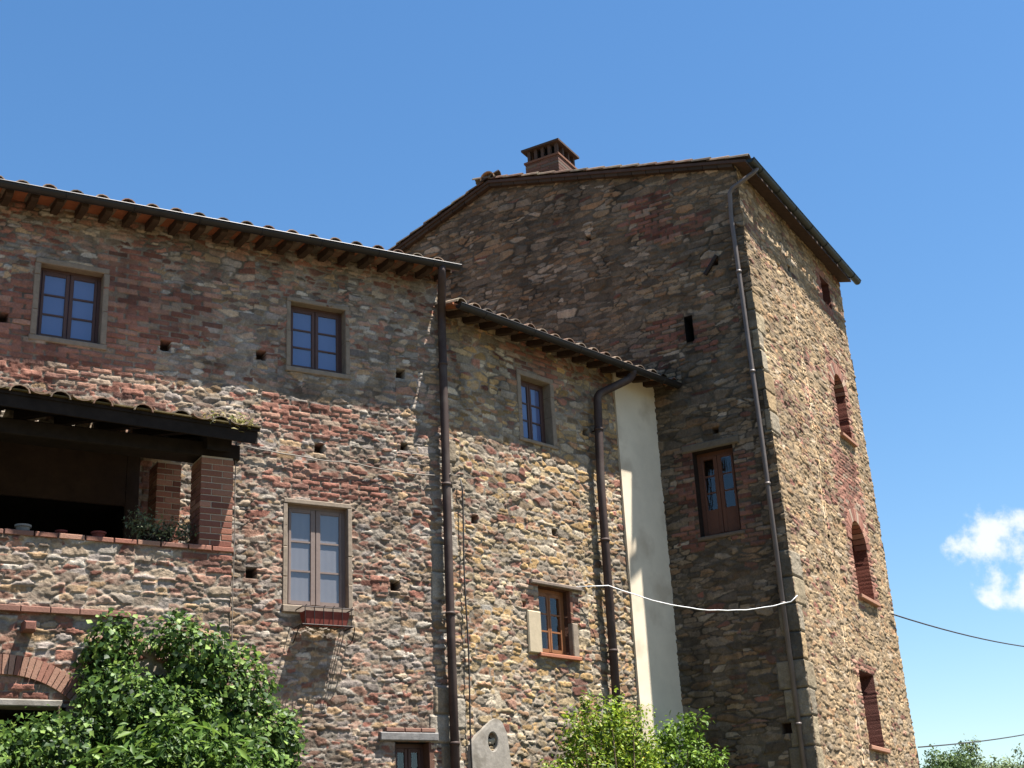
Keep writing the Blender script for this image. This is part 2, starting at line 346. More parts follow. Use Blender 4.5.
    if keep is not None:
        uc = ((us[1:]+us[:-1])/2)[None, :]+0*i; zc = ((zs[1:]+zs[:-1])/2)[:, None]+0*i
        F = F[keep(uc, zc).ravel()]
        used = np.unique(F); rem = np.full(len(V), -1); rem[used] = np.arange(len(used)); F = rem[F]; V = V[used]; C = C.reshape(-1, 3)[used]
    # orient outwards
    n = np.array([fr.d[1], -fr.d[0]])
    if n @ fr.n[:2] < 0: F = F[:, ::-1].copy()
    return link_mesh(name, V, F, M_STONE, parent, C.reshape(-1, 3))

# ------------------------------------------------------------------ ground
gv = []; S = 1500
g = MB(); g.add([(-S, -S, 0), (S, -S, 0), (S, S, 0), (-S, S, 0)], [(0, 1, 2, 3)])

# unseen wooded slope added behind the camera to cut low sky light
hv, hf = [], []
NA, NR = 90, 10
for j in range(NR):
    for i in range(NA):
        a = R(-90-82+164*i/(NA-1)); t = j/(NR-1); d = 30+26*t
        e = min(1, 4*min(i/(NA-1), 1-i/(NA-1)))
        z = (14.5*e*math.sin(t*math.pi/2)**.8)*(1+.12*math.sin(i*.37)+.07*math.sin(i*1.13+j))-.3 + (1.1*math.sin(i*2.1+j*1.7)*math.sin(j*2.3+i*.8) if j else 0)
        hv.append((d*math.cos(a), d*math.sin(a), z))
for j in range(NR-1):
    for i in range(NA-1): k = j*NA+i; hf.append((k, k+1, k+NA+1, k+NA))
hl = MB(); hl.add(hv, hf); tag(hl.build('sky_block_slope', mat('sky_block_green', lin((46, 50, 34)), nscale=.9, namt=.6, bump=1, bdist=.5), smooth=True), 'added dark green slope behind the camera, blocking low sky light', 'hill', kind='structure')
o = g.build('ground', M_GROUND); tag(o, 'rough grass and dirt around the old stone buildings', 'ground', kind='structure')

# ------------------------------------------------------------------ generic parts
def tiles(mb, fr, ua, ub, o_eave, z_eave, slope, run, pitch=.24, tl=.40, rad=.085, seed=1, clip=None, pan=.03, tone=1.):
    """rows of clay cover and pan tiles running up a slope; fr frame, eave along u"""
    rnd = random.Random(seed); n = max(1, int((ub-ua)/pitch)); L = math.hypot(1, slope); nr = max(1, int(run*L/(tl*.82)))
    base = [(122, 94, 78), (110, 88, 74), (98, 84, 72), (134, 112, 94), (90, 80, 70), (118, 104, 90)]
    for i in range(n+1):
        for kind in (0, 1):
            u = ua+(i+.5*kind)*pitch
            if u > ub+.01: continue
            for j in range(nr+1):
                s0 = j*tl*.82/L; o0 = o_eave-s0; 
                if clip and not clip(u, o0): continue
                du = rnd.uniform(-.012, .012); jt = rnd.uniform(-.025, .025) if j == 0 else 0
                c = lin(rnd.choice(base))*rnd.uniform(.75, 1.15)*tone
                V = []
                for (e, r_) in ((0, rad*1.05), (1, rad*.86)):
                    oo = o0-e*tl/L+jt; zz = z_eave+slope*(o_eave-oo)+(.045 if kind == 0 else .012)+(.016 if e == 0 else 0)
                    for rr_ in (r_, r_-.014):
                        for k in range(7):
                            a = math.pi*k/6; x = math.cos(a)*rr_; y = math.sin(a)*rr_*.8
                            if kind: y = -y*.6+pan
                            V.append(fr.P(u+x+du, oo, zz+y))
                F = []
                for k in range(6):
                    F += [(k, k+1, 15+k, 14+k), (7+k+1, 7+k, 21+k, 22+k), (k+1, k, 7+k, 8+k), (14+k, 15+k, 22+k, 21+k)]
                F += [(0, 14, 21, 7), (6, 13, 27, 20)]
                mb.add(V, F, c)
def slab(mb, fr, pts, th, c):
    """pts: (u,o,z) top outline; extruded down by th"""
    n = len(pts); V = [fr.P(*p) for p in pts]+[fr.P(p[0], p[1], p[2]-th) for p in pts]
    F = [tuple(range(n)), tuple(range(2*n-1, n-1, -1))]+[(i, i+n, (i+1) % n+n, (i+1) % n) for i in range(n)]
    mb.add(V, F, c)
def gutter(name, fr, u0, u1, o, z0, z1, rad, m, parent):
    mb = MB(); n = 10; V = []; st = [0, 1]
    for e in st:
        u = u0+(u1-u0)*e; z = z0+(z1-z0)*e
        for r_ in (rad, rad-.006):
            for k in range(n+1):
                a = math.pi+math.pi*k/n; V.append(fr.P(u, o+math.cos(a)*r_, z+math.sin(a)*r_))
    q = n+1; F = []
    for k in range(n): F += [(k, k+1, 2*q+k+1, 2*q+k), (q+k+1, q+k, 3*q+k, 3*q+k+1), (k+1, k, q+k, q+k+1), (2*q+k, 2*q+k+1, 3*q+k+1, 3*q+k)]
    F += [(0, 2*q, 3*q, q), (n, q+n, 3*q+n, 2*q+n)]
    # end caps
    F += [tuple(range(0, q)), tuple(range(2*q+n, 2*q-1, -1))]
    mb.add(V, F)
    mb.tube([fr.P(u0, o+rad, z0+.004), fr.P(u1, o+rad, z1+.004)], .011, 6)
    k = int((u1-u0)/.8)
    for i in range(k):
        e = (i+.5)/k; u = u0+(u1-u0)*e; z = z0+(z1-z0)*e
        mb.tube([fr.P(u, o+math.cos(math.pi+math.pi*t/8)*(rad+.004), z+math.sin(math.pi+math.pi*t/8)*(rad+.004)) for t in range(9)], .007, 4)
    return mb.build(name, m, parent, smooth=False)
def pipe(fr, pts, rad, m, parent, clamps=(), name='drainpipe'):
    mb = MB(); P = []
    for i, p in enumerate(pts):
        if 0 < i < len(pts)-1:
            a = np.array(pts[i-1]); b = np.array(p); c = np.array(pts[i+1]); k = .10
            for t in (k, k/2):
                d = a-b; P.append(b+d/np.linalg.norm(d)*min(t, np.linalg.norm(d)*.4))
            for t in (k/2, k):
                d = c-b; P.append(b+d/np.linalg.norm(d)*min(t, np.linalg.norm(d)*.4))
        else: P.append(np.array(p, float))
    mb.tube([fr.P(*p) for p in P], rad, 14)
    for z in clamps:
        # find the pipe at z
        for i in range(len(P)-1):
            if (P[i][2]-z)*(P[i+1][2]-z) <= 0 and abs(P[i][2]-P[i+1][2]) > .05:
                t = (z-P[i][2])/(P[i+1][2]-P[i][2]); q = P[i]+(P[i+1]-P[i])*t
                mb.tube([fr.P(q[0], q[1], z-.02), fr.P(q[0], q[1], z+.02)], rad+.009, 14)
                mb.box(fr, q[0]-.012, q[0]+.012, -.03, q[1], z-.01, z+.01)
                break
    return mb.build(name, m, parent, smooth=True)
def window(fr, parent, u0, u1, z0, z1, dep, m, rows=3, curtain=None, label=None, fw=.038, mull=.09, bottom_panel=0, bars=.022, name='window', single=False, cl='curtain'):
    """two wooden casements in an opening; plane dep behind the wall face"""
    f = MB(); ou = -dep+.10; oi = -dep+.04
    f.box(fr, u0, u0+fw, oi, ou, z0, z1); f.box(fr, u1-fw, u1, oi, ou, z0, z1)
    f.box(fr, u0+fw, u1-fw, oi, ou, z1-fw, z1); f.box(fr, u0+fw, u1-fw, oi, ou, z0, z0+fw*.8)
    w_ = f.build(name, m, parent)
    if label: w_['label'] = label
    um = (u0+u1)/2; a0, a1, b0, b1 = u0+fw, u1-fw, z0+fw*.8, z1-fw
    halves = [(a0+.004, um-.003), (um+.003, a1-.004)] if not single else [(a0+.004, a1-.004)]
    for (p, q) in halves:
        c = MB(); sw = .036; inner = mull/2; s1 = sw if p < um-.2 or single else inner; s2 = sw if q > um+.05 else inner
        if single: s1 = s2 = sw
        else: s1, s2 = (sw, inner) if q < um+.01 else (inner, sw)
        o1, o0 = ou+.008, oi+.015
        c.box(fr, p, p+s1, o0, o1, b0+.003, b1-.003, bev=.006); c.box(fr, q-s2, q, o0, o1, b0+.003, b1-.003, bev=.006)
        bot = b0+.05+bottom_panel
        c.box(fr, p+s1, q-s2, o0, o1-.004, b1-.05, b1-.003); c.box(fr, p+s1, q-s2, o0, o1-.004, b0+.003, bot)
        for r in range(1, rows):
            zz = bot+(b1-.05-bot)*r/rows; c.box(fr, p+s1, q-s2, o0+.004, o1-.006, zz-bars/2, zz+bars/2)
        c.build('casement', m, w_)
        gl = MB(); gl.add([fr.P(p+s1-.003, o1-.014, bot-.003), fr.P(q-s2+.003, o1-.014, bot-.003), fr.P(q-s2+.003, o1-.014, b1-.047), fr.P(p+s1-.003, o1-.014, b1-.047)], [(0, 1, 2, 3)]); gl.build('pane', M_GLASS, w_)
    if curtain:
        cu = MB(); V = []; n = 60; rows_ = 2
        for j, z in enumerate((b0, b1)):
            for i in range(n+1): V.append(fr.P(a0+(a1-a0)*i/n, ou-.016+.0005*math.sin(i*.9), z))
        cu.add(V, [(i, i+1, n+2+i, n+1+i) for i in range(n)]); cu.build(cl, curtain, w_, smooth=True)
    return w_
def surround(fr, w_, u0, u1, z0, z1, th=.10, pr=.015, dep=.2, m=M_FRAME, lintel=True, jambs=True, sill=.03, sillh=.07, seed=1):
    """stone frame standing a little proud of the wall and lining the reveal"""
    rnd = random.Random(seed); e = .004
    if lintel:
        s = MB(); s.box(fr, u0-th*.9, u1+th*.9, -dep, pr, z1, z1+th, bev=.008); s.build('lintel', m, w_)
    if jambs:
        for a, b in ((u0-th, u0), (u1, u1+th)):
            s = MB(); z = z0
            while z < z1-.05:
                hh = min(rnd.uniform(.3, .5), z1-z)
                if z1-(z+hh) < .15: hh = z1-z
                s.box(fr, a, b, -dep, pr+rnd.uniform(-.006, .006), z+.002, z+hh-.002, bev=.008); z += hh
            s.build('jamb', m, w_)
    s = MB(); s.box(fr, u0-th*1.15, u1+th*1.15, -dep, pr+sill, z0-sillh, z0, bev=.01); s.build('sill', m, w_)
def dark_back(fr, w_, u0, u1, z0, z1, dep):
    pass

# ================================================================== FARMHOUSE
farm = thing('farmhouse', tuple(fA.P(-3, 0, 0)), 'long low farmhouse of mixed rubble stone and red brick with black gutter and roofed porch', 'farmhouse')
FINE = .0135
W1 = (-5.28, -4.54, 8.19, 9.12); W2 = (-2.14, -1.38, 8.28, 9.19); W3 = (-2.16, -1.37, 5.20, 6.47); W6 = (-.76, -.30, 2.9, 3.62)
def redA(U, Z, big):
    r = .05+.26*sstep(.48, .7, big)
    r = r+.35*((U > -2.75)&(U < -.9)&(Z > 6.45)&(Z < 7.1))+.35*((U > -2.7)&(U < -2.15)&(Z > 5.2)&(Z < 6.5))+.3*((U > -1.3)&(U < -.9)&(Z > 5.5)&(Z < 6.5))+.35*((U < -3.6)&(Z > 7.4)&(Z < 9.2))+.25*(Z > 9.3)
    return r
masonry('wall', fA, [(-9.5, -6.3, .05), (-6.3, 0, FINE)], [(0, 2.6, .06), (2.6, 9.98, FINE)], P_FARM, farm, 11,
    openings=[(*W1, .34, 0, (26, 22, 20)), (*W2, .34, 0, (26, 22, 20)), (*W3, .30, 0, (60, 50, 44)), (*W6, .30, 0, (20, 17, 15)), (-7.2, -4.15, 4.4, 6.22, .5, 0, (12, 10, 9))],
    bricks=[(-9.5, -3.87, 7.55, 8.75, .8), (-4.55, -3.86, 7.6, 9.55, .25), (-2.55, -1.15, 7.42, 7.83, .5), (-2.45, -1.1, 6.62, 6.88, 1.2), (-4.4, -3.75, 5.2, 6.9, .8), (-4.5, -3.2, 8.4, 9.0, 1.6), (-1.12, -.5, 5.48, 5.60, .3)],
    blocks=[(-.6, 0, 0, 4.3, .36, .26, 0, 0.), (-.6, 0, 5.4, 6.2, .36, .20, 0, 0.)],
    holes=[(-3.75, 8.3, .065), (-2.53, 8.37, .065), (-.58, 8.42, .065), (-1.74, 7.23, .065), (-.56, 7.39, .05), (-2.61, 5.56, .065), (-.73, 5.53, .065), (-5.66, 8.35, .06)],
    redmask=redA, sw=.15, sh=.052, relief=.85)
# end wall showing above the wing roof, hidden back and left walls
fAend = Frame(fA.P(0, 0, 0), -fA.n, fA.d)
masonry('end_wall', fAend, [(0, 5, .03)], [(8.8, 11.4, .03)], P_FARM, farm, 12, keep=lambda U, Z: Z < 9.86+.2*U)
mb = MB(); mb.box(fA, -9.5, -.02, -5.0, -.55, 0, 9.7); mb.build('rear_wall', M_FRAME, farm)
# eaves and roof
fAe = Frame(fA.O, fA.d, fA.n, 0, .0148); ZE = 9.925
mb = MB(); slab(mb, fAe, [(-9.6, .40, ZE+.03), (.03, .40, ZE+.03), (.03, -5, ZE+.03+.12*5.4), (-9.6, -5, ZE+.03+.12*5.4)], .03, (0, 0, 0)); mb.build('soffit', M_PIAN, farm)
tb = MB(); tiles(tb, fAe, -9.55, .0, .45, ZE-.036, .12, 5.5, pitch=.302, rad=.088, seed=4); tb.build('roof', M_TILE, farm)
for i in range(34):
    u = .0-.288*i
    mb = MB(); V = []
    hw = .042
    for (oo, top, bot) in ((.375, 0, -.075), (.32, 0, -.10), (-.3, 0, -.11)):
        zz = ZE-.002+.12*(.40-oo)
        for uu_ in (u-hw, u+hw): V += [fAe.P(uu_, oo, zz+top), fAe.P(uu_, oo, zz+bot)]
    F = []
    for a in (0, 4): F += [(a, a+4, a+6, a+2), (a+1, a+3, a+7, a+5), (a, a+1, a+5, a+4), (a+2, a+6, a+7, a+3)]
    F += [(0, 2, 3, 1), (8, 9, 11, 10)]
    mb.add(V, F); mb.build('rafter', M_WOODD, farm)
gutter('gutter', fAe, -9.6, .12, .455, ZE-.005, ZE-.005, .062, M_GUT, farm)
pipe(fA, [(-.15, .45, 9.88), (-.15, .45, 9.76), (-.0, .11, 9.32), (-.02, .11, 5.5), (-.02, .11, 0)], .056, M_PIPE, farm, clamps=(8.6, 6.9, 5.2, 3.6, 2))
w_ = window(fA, farm, *W1, .22, M_WBROWN, curtain=M_CURTB, label='small upper window with six bluish panes at the left end'); surround(fA, w_, *W1, th=.07, dep=.3, seed=1, sill=.01)
w_ = window(fA, farm, *W2, .22, M_WBROWN, curtain=M_CURTB, label='small upper window with six bluish panes near the middle of the wall'); surround(fA, w_, *W2, th=.06, dep=.3, seed=2, sill=.01)
w_ = window(fA, farm, *W3, .18, M_WGREY, curtain=M_CURT, label='tall lower window with pale curtains behind sunlit panes', mull=.125); surround(fA, w_, *W3, th=.06, dep=.28, seed=3, sill=.03, sillh=.09)
w_ = window(fA, farm, *W6, .26, M_WBROWN, rows=2, label='little ground floor window under a slate lintel', fw=.05)
mb = MB(); mb.box(fA, -.98, -.20, -.1, .05, 3.635, 3.735, bev=.012); mb.build('lintel', mat('slate', lin((112, 110, 108)), nscale=12, namt=.3, bump=.6), w_)
mb = MB()
for k, (a, b) in enumerate(((-.9, -.66), (-.65, -.44), (-.43, -.24))): mb.box(fA, a, b, -.05, .045, 3.74, 3.785, lin((126, 96, 84))*(.9+.1*k), bev=.006)
mb.box(fA, -.32, -.25, -.27, .012, 2.9, 3.62, lin((100, 74, 62)), bev=.005)
mb.build('brick_trim', M_BRICK, w_)

# ---- porch block in front of the farmhouse
OW = 2.2
fP = Frame(fA.P(0, OW, 0), fA.d, fA.n); RX = -3.59
porch = masonry('porch', fP, [(-9.5, -6.3, .05), (-6.3, RX, .012)], [(0, 2.6, .06), (2.6, 5.20, .012)], P_FARM, farm, 31,
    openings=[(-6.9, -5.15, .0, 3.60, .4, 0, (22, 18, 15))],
    bricks=[(-6.6, -5.08, 3.66, 3.95, .15), (-4.02, RX+.02, 4.9, 5.25, 1.0)], blocks=(), holes=[],
    redmask=lambda U, Z, b: .12+.28*sstep(.45, .65, b)+.2*(Z > 5.0), sw=.16, sh=.055, mortar=(176, 162, 144), relief=1.)
porch['label'] = 'roofed porch on brick pillars above a rubble stone base'
fS = Frame(fA.P(RX, 0, 0), fA.n, fA.d)
masonry('side_wall', fS, [(0.02, OW, .03)], [(0, 5.2, .03)], P_FARM, porch, 32, redmask=lambda U, Z, b: .3+0*U, sw=.17, sh=.07)
# brick coping, course by course
mb = MB(); rnd = random.Random(3); u = -9.4
while u < RX-.02:
    L = rnd.uniform(.22, .28); mb.box(fA, u, min(u+L-.012, RX+.01), OW-.30, OW+.015+rnd.uniform(-.006, .006), 5.195, 5.245+rnd.uniform(-.004, .004), lin(rnd.choice(P_BRICK)[0])*.72*rnd.uniform(.8, 1.2), bev=.006); u += L
o_ = 0
while o_ < OW-.32: mb.box(fA, RX-.28, RX+.012, o_, o_+.25, 5.195, 5.245, lin(rnd.choice(P_BRICK)[0])*.72, bev=.006); o_ += .262
mb.build('coping', M_BRICK, porch)
mb = MB(); mb.box(fA, -9.4, RX-.02, .0, OW-.03, 4.2, 4.38); mb.box(fA, -9.4, RX-.25, OW-.28, OW-.06, 4.38, 5.19); mb.box(fA, RX-.26, RX-.03, .02, OW-.1, 4.381, 5.188); mb.build('terrace_floor', M_FRAME, porch)
mb = MB(); mb.box(fA, -8.6, -4.155, -.01, .035, 6.225, 7.05); mb.box(fA, -4.148, -4.0, -.01, .035, 4.4, 7.05); mb.build('back_plaster', mat('shade_brown_plaster', lin((66, 52, 44)), nscale=5, namt=.3, bump=.5), porch)  # brown plaster, with the porch's deep shade darkened into its colour
def brick_pillar(u0, u1, o0, o1, z0, z1, seed):
    mb = MB(); rnd = random.Random(seed); z = z0; k = 0
    mb.box(fA, u0+.008, u1-.008, o0+.008, o1-.008, z0, z1, lin((168, 154, 136)))
    while z < z1-.03:
        h = .056; du = rnd.uniform(-.003, .003); c = lambda: lin(rnd.choice([(130, 88, 72), (114, 74, 62), (142, 102, 84)]))*rnd.uniform(.75, 1.15)
        zz = min(z+h, z1)
        um, om = (u0+u1)/2, (o0+o1)/2
        if k % 2: 
            sp = u0+(u1-u0)*.66; mb.box(fA, u0+du, sp-.005, o0, om-.004, z, zz, c()); mb.box(fA, sp+.005, u1+du, o0, om-.004, z, zz, c())
            mb.box(fA, u0+du, sp-.005, om+.004, o1, z, zz, c(), bev=.004); mb.box(fA, sp+.005, u1+du, om+.004, o1, z, zz, c(), bev=.004)
        else:
            sp = u0+(u1-u0)*.34; mb.box(fA, u0+du, sp-.005, o0, o1, z, zz, c(), bev=.004); mb.box(fA, sp+.005, u1+du, o0, o1, z, zz, c(), bev=.004)
        z += h+.011; k += 1
    return mb.build('pillar', M_BRICK, porch)
brick_pillar(-3.94, -3.595, 1.86, 2.2, 5.25, 6.2, 1)
brick_pillar(-3.96, -3.68, .30, .62, 5.2, 6.62, 2)
brick_pillar(-8.0, -7.65, 1.86, 2.2, 5.25, 6.2, 3)
mb = MB(); mb.box(fA, -9.4, -3.52, 1.90, 2.18, 6.2, 6.36, bev=.01); mb.build('beam', M_BEAM, porch)
mb = MB(); V = [fA.P(u, o, z) for u in (-3.92, -3.66) for (o, z) in ((2.32, 6.37), (0, 6.37+.3*2.32), (0, 6.19+.3*2.32), (2.32, 6.23))]
mb.add(V, [(0, 1, 2, 3), (7, 6, 5, 4), (0, 4, 5, 1), (1, 5, 6, 2), (2, 6, 7, 3), (3, 7, 4, 0)]); mb.build('beam', M_BEAM, porch)
EZ = 6.455; ESL = .30; fPe = Frame(fA.O, fA.d, fA.n, 0, -.028); EZ = EZ-.028*3.5
for i in range(12):
    u = -3.60-.45*i; mb = MB(); V = []
    for oo in (2.42, -.05):
        zz = EZ-.035+ESL*(2.5-oo)
        for uu_ in (u-.05, u+.05): V += [fPe.P(uu_, oo, zz), fPe.P(uu_, oo, zz-.10)]
    mb.add(V, [(0, 2, 3, 1), (4, 5, 7, 6), (0, 4, 6, 2), (1, 3, 7, 5), (0, 1, 5, 4), (2, 6, 7, 3)]); mb.build('rafter', M_BEAM, porch)
rb = MB(); slab(rb, fPe, [(-9.5, 2.5, EZ), (-3.42, 2.5, EZ), (-3.42, 0.03, EZ+ESL*2.47), (-9.5, .03, EZ+ESL*2.47)], .034, (0, 0, 0)); rb.build('roof_boards', M_BEAM, porch)
rb = MB(); tiles(rb, fPe, -9.45, -3.50, 2.535, EZ-.075, ESL, 2.45, pitch=.40, rad=.095, tl=.46, seed=9, pan=.09); 
rb.build('roof', M_TILE, porch)
rb = MB(); rb.box(fPe, -9.5, -3.44, 2.46, 2.485, EZ-.16, EZ+.002); rb.build('fascia', M_BEAM, porch)
rb = MB(); rb.box(fPe, -9.5, -3.42, 2.43, 2.53, EZ+.004, EZ+.018); rb.build('moss_strip', mat('mossy_board', lin((84, 72, 42)), nscale=14, namt=.5, bump=.5), porch)
# brick arch over the ground-floor opening, string course and lintel
mb = MB(); cu, cz, ri, ro = -5.72, 2.93, .955, 1.135; nvs = 27
for i in range(nvs):
    a0 = R(48)+(R(132)-R(48))*i/nvs; a1 = R(48)+(R(132)-R(48))*(i+.84)/nvs
    V = [fP.P(cu+r_*math.cos(a), oo, cz+r_*math.sin(a)) for oo in (-.1, .022) for (r_, a) in ((ri, a0), (ro, a0), (ro, a1), (ri, a1))]
    mb.add(V, [(0, 3, 2, 1), (4, 5, 6, 7), (0, 1, 5, 4), (1, 2, 6, 5), (2, 3, 7, 6), (3, 0, 4, 7)], lin(rnd.choice(P_BRICK)[0])*.72*rnd.uniform(.9, 1.2))
mb.build('arch', M_BRICK, porch)
mb = MB(); u = -9.4
while u < -4.75:
    L = .27; mb.box(fP, u, u+L-.006, -.05, .042+rnd.uniform(-.004, .004), 4.462, 4.520, lin((122, 90, 78))*rnd.uniform(.85, 1.15), bev=.006); u += L
mb.build('string_course', M_BRICK, porch)
mb = MB(); mb.box(fP, -7.1, -5.18, -.2, .03, 3.6, 3.665, bev=.01); mb.build('lintel', M_CEM, porch)
mb = MB(); mb.box(fP, -5.60, -5.49, -.05, .15, 4.27, 4.36, lin((110, 76, 66)), bev=.015); mb.build('beam_stub', M_BRICK, porch)
# thick arch cable of masonry relief: a flaking ledge right of the porch
# ================================================================== WING
wing = thing('stone_wing', tuple(fB.P(2, 0, 0)), 'angled rubble stone wing with tiled eave and cream plaster strip beside the tower', 'house')
W4 = (1.56, 2.17, 7.90, 8.86); W5 = (1.69, 2.30, 4.88, 5.79)
masonry('wall', fB, [(0, 3.63, FINE)], [(0, 2.6, .06), (2.6, 9.5, FINE)], P_WING, wing, 51,
    openings=[(*W4, .32, 0, (24, 20, 18)), (*W5, .32, 0, (70, 46, 34))],
    bricks=[(1.44, 1.70, 5.44, 5.86, .1), (2.28, 2.5, 5.33, 5.8, .3), (1.5, 2.5, 8.95, 9.3, 2.0)], blocks=[(0, .5, 0, 4.6, .38, .22, 0, 0.), (0, .5, 6.0, 7.6, .33, .2, 0, 0.)],
    holes=[(.55, 6.55, .06), (2.09, 6.6, .055), (1.4, 5.50, .04), (2.89, 8.26, .06), (2.55, 7.1, .04)],
    redmask=lambda U, Z, b: .04+.22*sstep(.5, .75, b)+.15*(Z > 8.6), sw=.175, sh=.060, relief=.95, pp=2.6)
mb = MB(); mb.box(fB, 3.612, 4.66, -.2, .032, 0, 9.45); mb.build('plaster_strip', M_PLAST, wing)
mb = MB(); slab(mb, fB, [(.02, -.5, 9.2), (4.5, -.5, 9.2), (1.5, -3.6, 9.2)], 9.1, (0, 0, 0)); mb.build('rear_wall', M_FRAME, wing)
fBe = Frame(fB.O, fB.d, fB.n, 0, -.015); ZB = 9.375
mb = MB(); slab(mb, fBe, [(-.08, .39, ZB+.03), (4.72, .39, ZB+.03), (5.5, -.2, ZB+.03+.25*.66), (2.2, -4.6, ZB+.03+.25*5.06), (-.7, -1.2, ZB+.03+.25*1.66), (.02, -.02, ZB+.03+.25*.48)], .03, (0, 0, 0)); mb.build('soffit', M_PIAN, wing)
tb = MB(); tiles(tb, fBe, .04, 4.72, .44, ZB-.026, .25, 4.6, pitch=.27, rad=.088, seed=5, clip=lambda u, o: o > -.2 or u > .2-.5*o*0); tb.build('roof', M_TILE, wing)
for i in range(15):
    u = .2+.32*i
    mb = MB(); V = []; hw = .045
    for (oo, bot) in ((.37, -.07), (.31, -.10), (-.3, -.11)):
        zz = ZB-.002+.25*(.46-oo)
        for uu_ in (u-hw, u+hw): V += [fBe.P(uu_, oo, zz), fBe.P(uu_, oo, zz+bot)]
    F = []
    for a in (0, 4): F += [(a, a+4, a+6, a+2), (a+1, a+3, a+7, a+5), (a, a+1, a+5, a+4), (a+2, a+6, a+7, a+3)]
    mb.add(V, F+[(0, 2, 3, 1), (8, 9, 11, 10)]); mb.build('rafter', M_WOODD, wing)
gutter('gutter', fBe, -.03, 4.76, .45, ZB-.01, ZB-.01, .062, M_GUT, wing)
pipe(fB, [(3.60, .44, 9.30), (3.58, .41, 9.16), (3.08, .13, 8.86), (3.02, .12, 7.5), (2.99, .12, 0)], .062, M_PIPE, wing, clamps=(8.3, 6.6, 5.0, 3.4))
w_ = window(fB, wing, *W4, .24, M_WBROWN, curtain=M_CURTB, label='upper window of the wing with six bluish panes', mull=.08); surround(fB, w_, *W4, th=.08, dep=.28, seed=5, sill=.015, sillh=.05)
w_ = window(fB, wing, *W5, .22, M_WORANGE, rows=3, label='lower window of the wing with orange wooden frame', mull=.07, fw=.05)
mb = MB(); mb.box(fB, 1.43, 1.688, -.1, .03, 4.86, 5.43, bev=.015); mb.build('jamb', mat('pale_stone', lin((164, 150, 126)), nscale=14, namt=.1, bump=.4), w_)
mb = MB(); mb.box(fB, 2.302, 2.42, -.27, .03, 4.87, 5.34, bev=.012); mb.build('jamb', M_FRAME, w_)
mb = MB(); mb.box(fB, 1.62, 2.44, -.26, .05, 4.825, 4.876, lin((150, 100, 78)), bev=.008); mb.build('sill', M_BRICK, w_)
mb = MB(); mb.box(fB, 2.302, 2.36, -.27, .012, 5.35, 5.79, lin((108, 76, 62)), bev=.008); mb.build('brick_jamb', M_BRICK, w_)
mb = MB(); mb.box(fB, 1.50, 2.52, -.26, .07, 5.80, 5.855, bev=.012); mb.build('lintel', mat('weathered_lintel', lin((110, 98, 88)), nscale=12, namt=.3, bump=.6), w_)
# cement hood with a round vent hole
out_ = [(.22, 3.0), (.24, 3.4), (.26, 3.62), (.38, 3.73), (.52, 3.84), (.64, 3.93), (.75, 3.97), (.85, 3.93), (.93, 3.78), (.98, 3.45), (1.04, 3.0)]
# resample the outline radially about the hole
hc = (.655, 3.66)
def ray_out(a):
    best = None; n = len(out_)
    for i in range(n):
        p = out_[i]; q = out_[(i+1) % n]; dx, dz = math.cos(a), math.sin(a); ex, ez = q[0]-p[0], q[1]-p[1]
        det = dx*-ez+ex*dz
        if abs(det) < 1e-9: continue
        t = ((p[0]-hc[0])*-ez+ex*(p[1]-hc[1]))/det; k = (dx*(p[1]-hc[1])-dz*(p[0]-hc[0]))/det
        if t > 0 and -1e-6 <= k <= 1+1e-6: best = t if best is None else min(best, t)
    return best or .4
NS = 48; V = []
for r_ in range(6):
    for i in range(NS):
        a = 2*math.pi*i/NS; ro_ = ray_out(a); hx, hz = .085*math.cos(a), .115*math.sin(a); x, z = ro_*math.cos(a), ro_*math.sin(a)
        if r_ == 0: p = (hx, hz, -.16)
        elif r_ == 1: p = (hx, hz, .045)
        elif r_ == 2: p = (hx*1.12, hz*1.12, .052)
        elif r_ == 3: p = (hx+(x-hx)*.6, hz+(z-hz)*.6, .05)
        elif r_ == 4: p = (hx+(x-hx)*.93, hz+(z-hz)*.93, .042)
        else: p = (x, z, -.03)
        V.append(fB.P(hc[0]+p[0], p[2], hc[1]+p[1]))
F = [(r_*NS+i, r_*NS+(i+1) % NS, (r_+1)*NS+(i+1) % NS, (r_+1)*NS+i) for r_ in range(5) for i in range(NS)]
F.append(tuple(range(NS)))
mb = MB(); mb.add(V, F); hood = mb.build('cement_vent', M_CEM, wing); hood['label'] = 'grey cement patch with a round vent hole'
mb = MB(); mb.add([fB.P(hc[0]+.1*math.cos(2*math.pi*i/24), .0, hc[1]+.13*math.sin(2*math.pi*i/24)) for i in range(24)], [tuple(range(24))]); mb.build('vent_opening', M_DARK, hood)

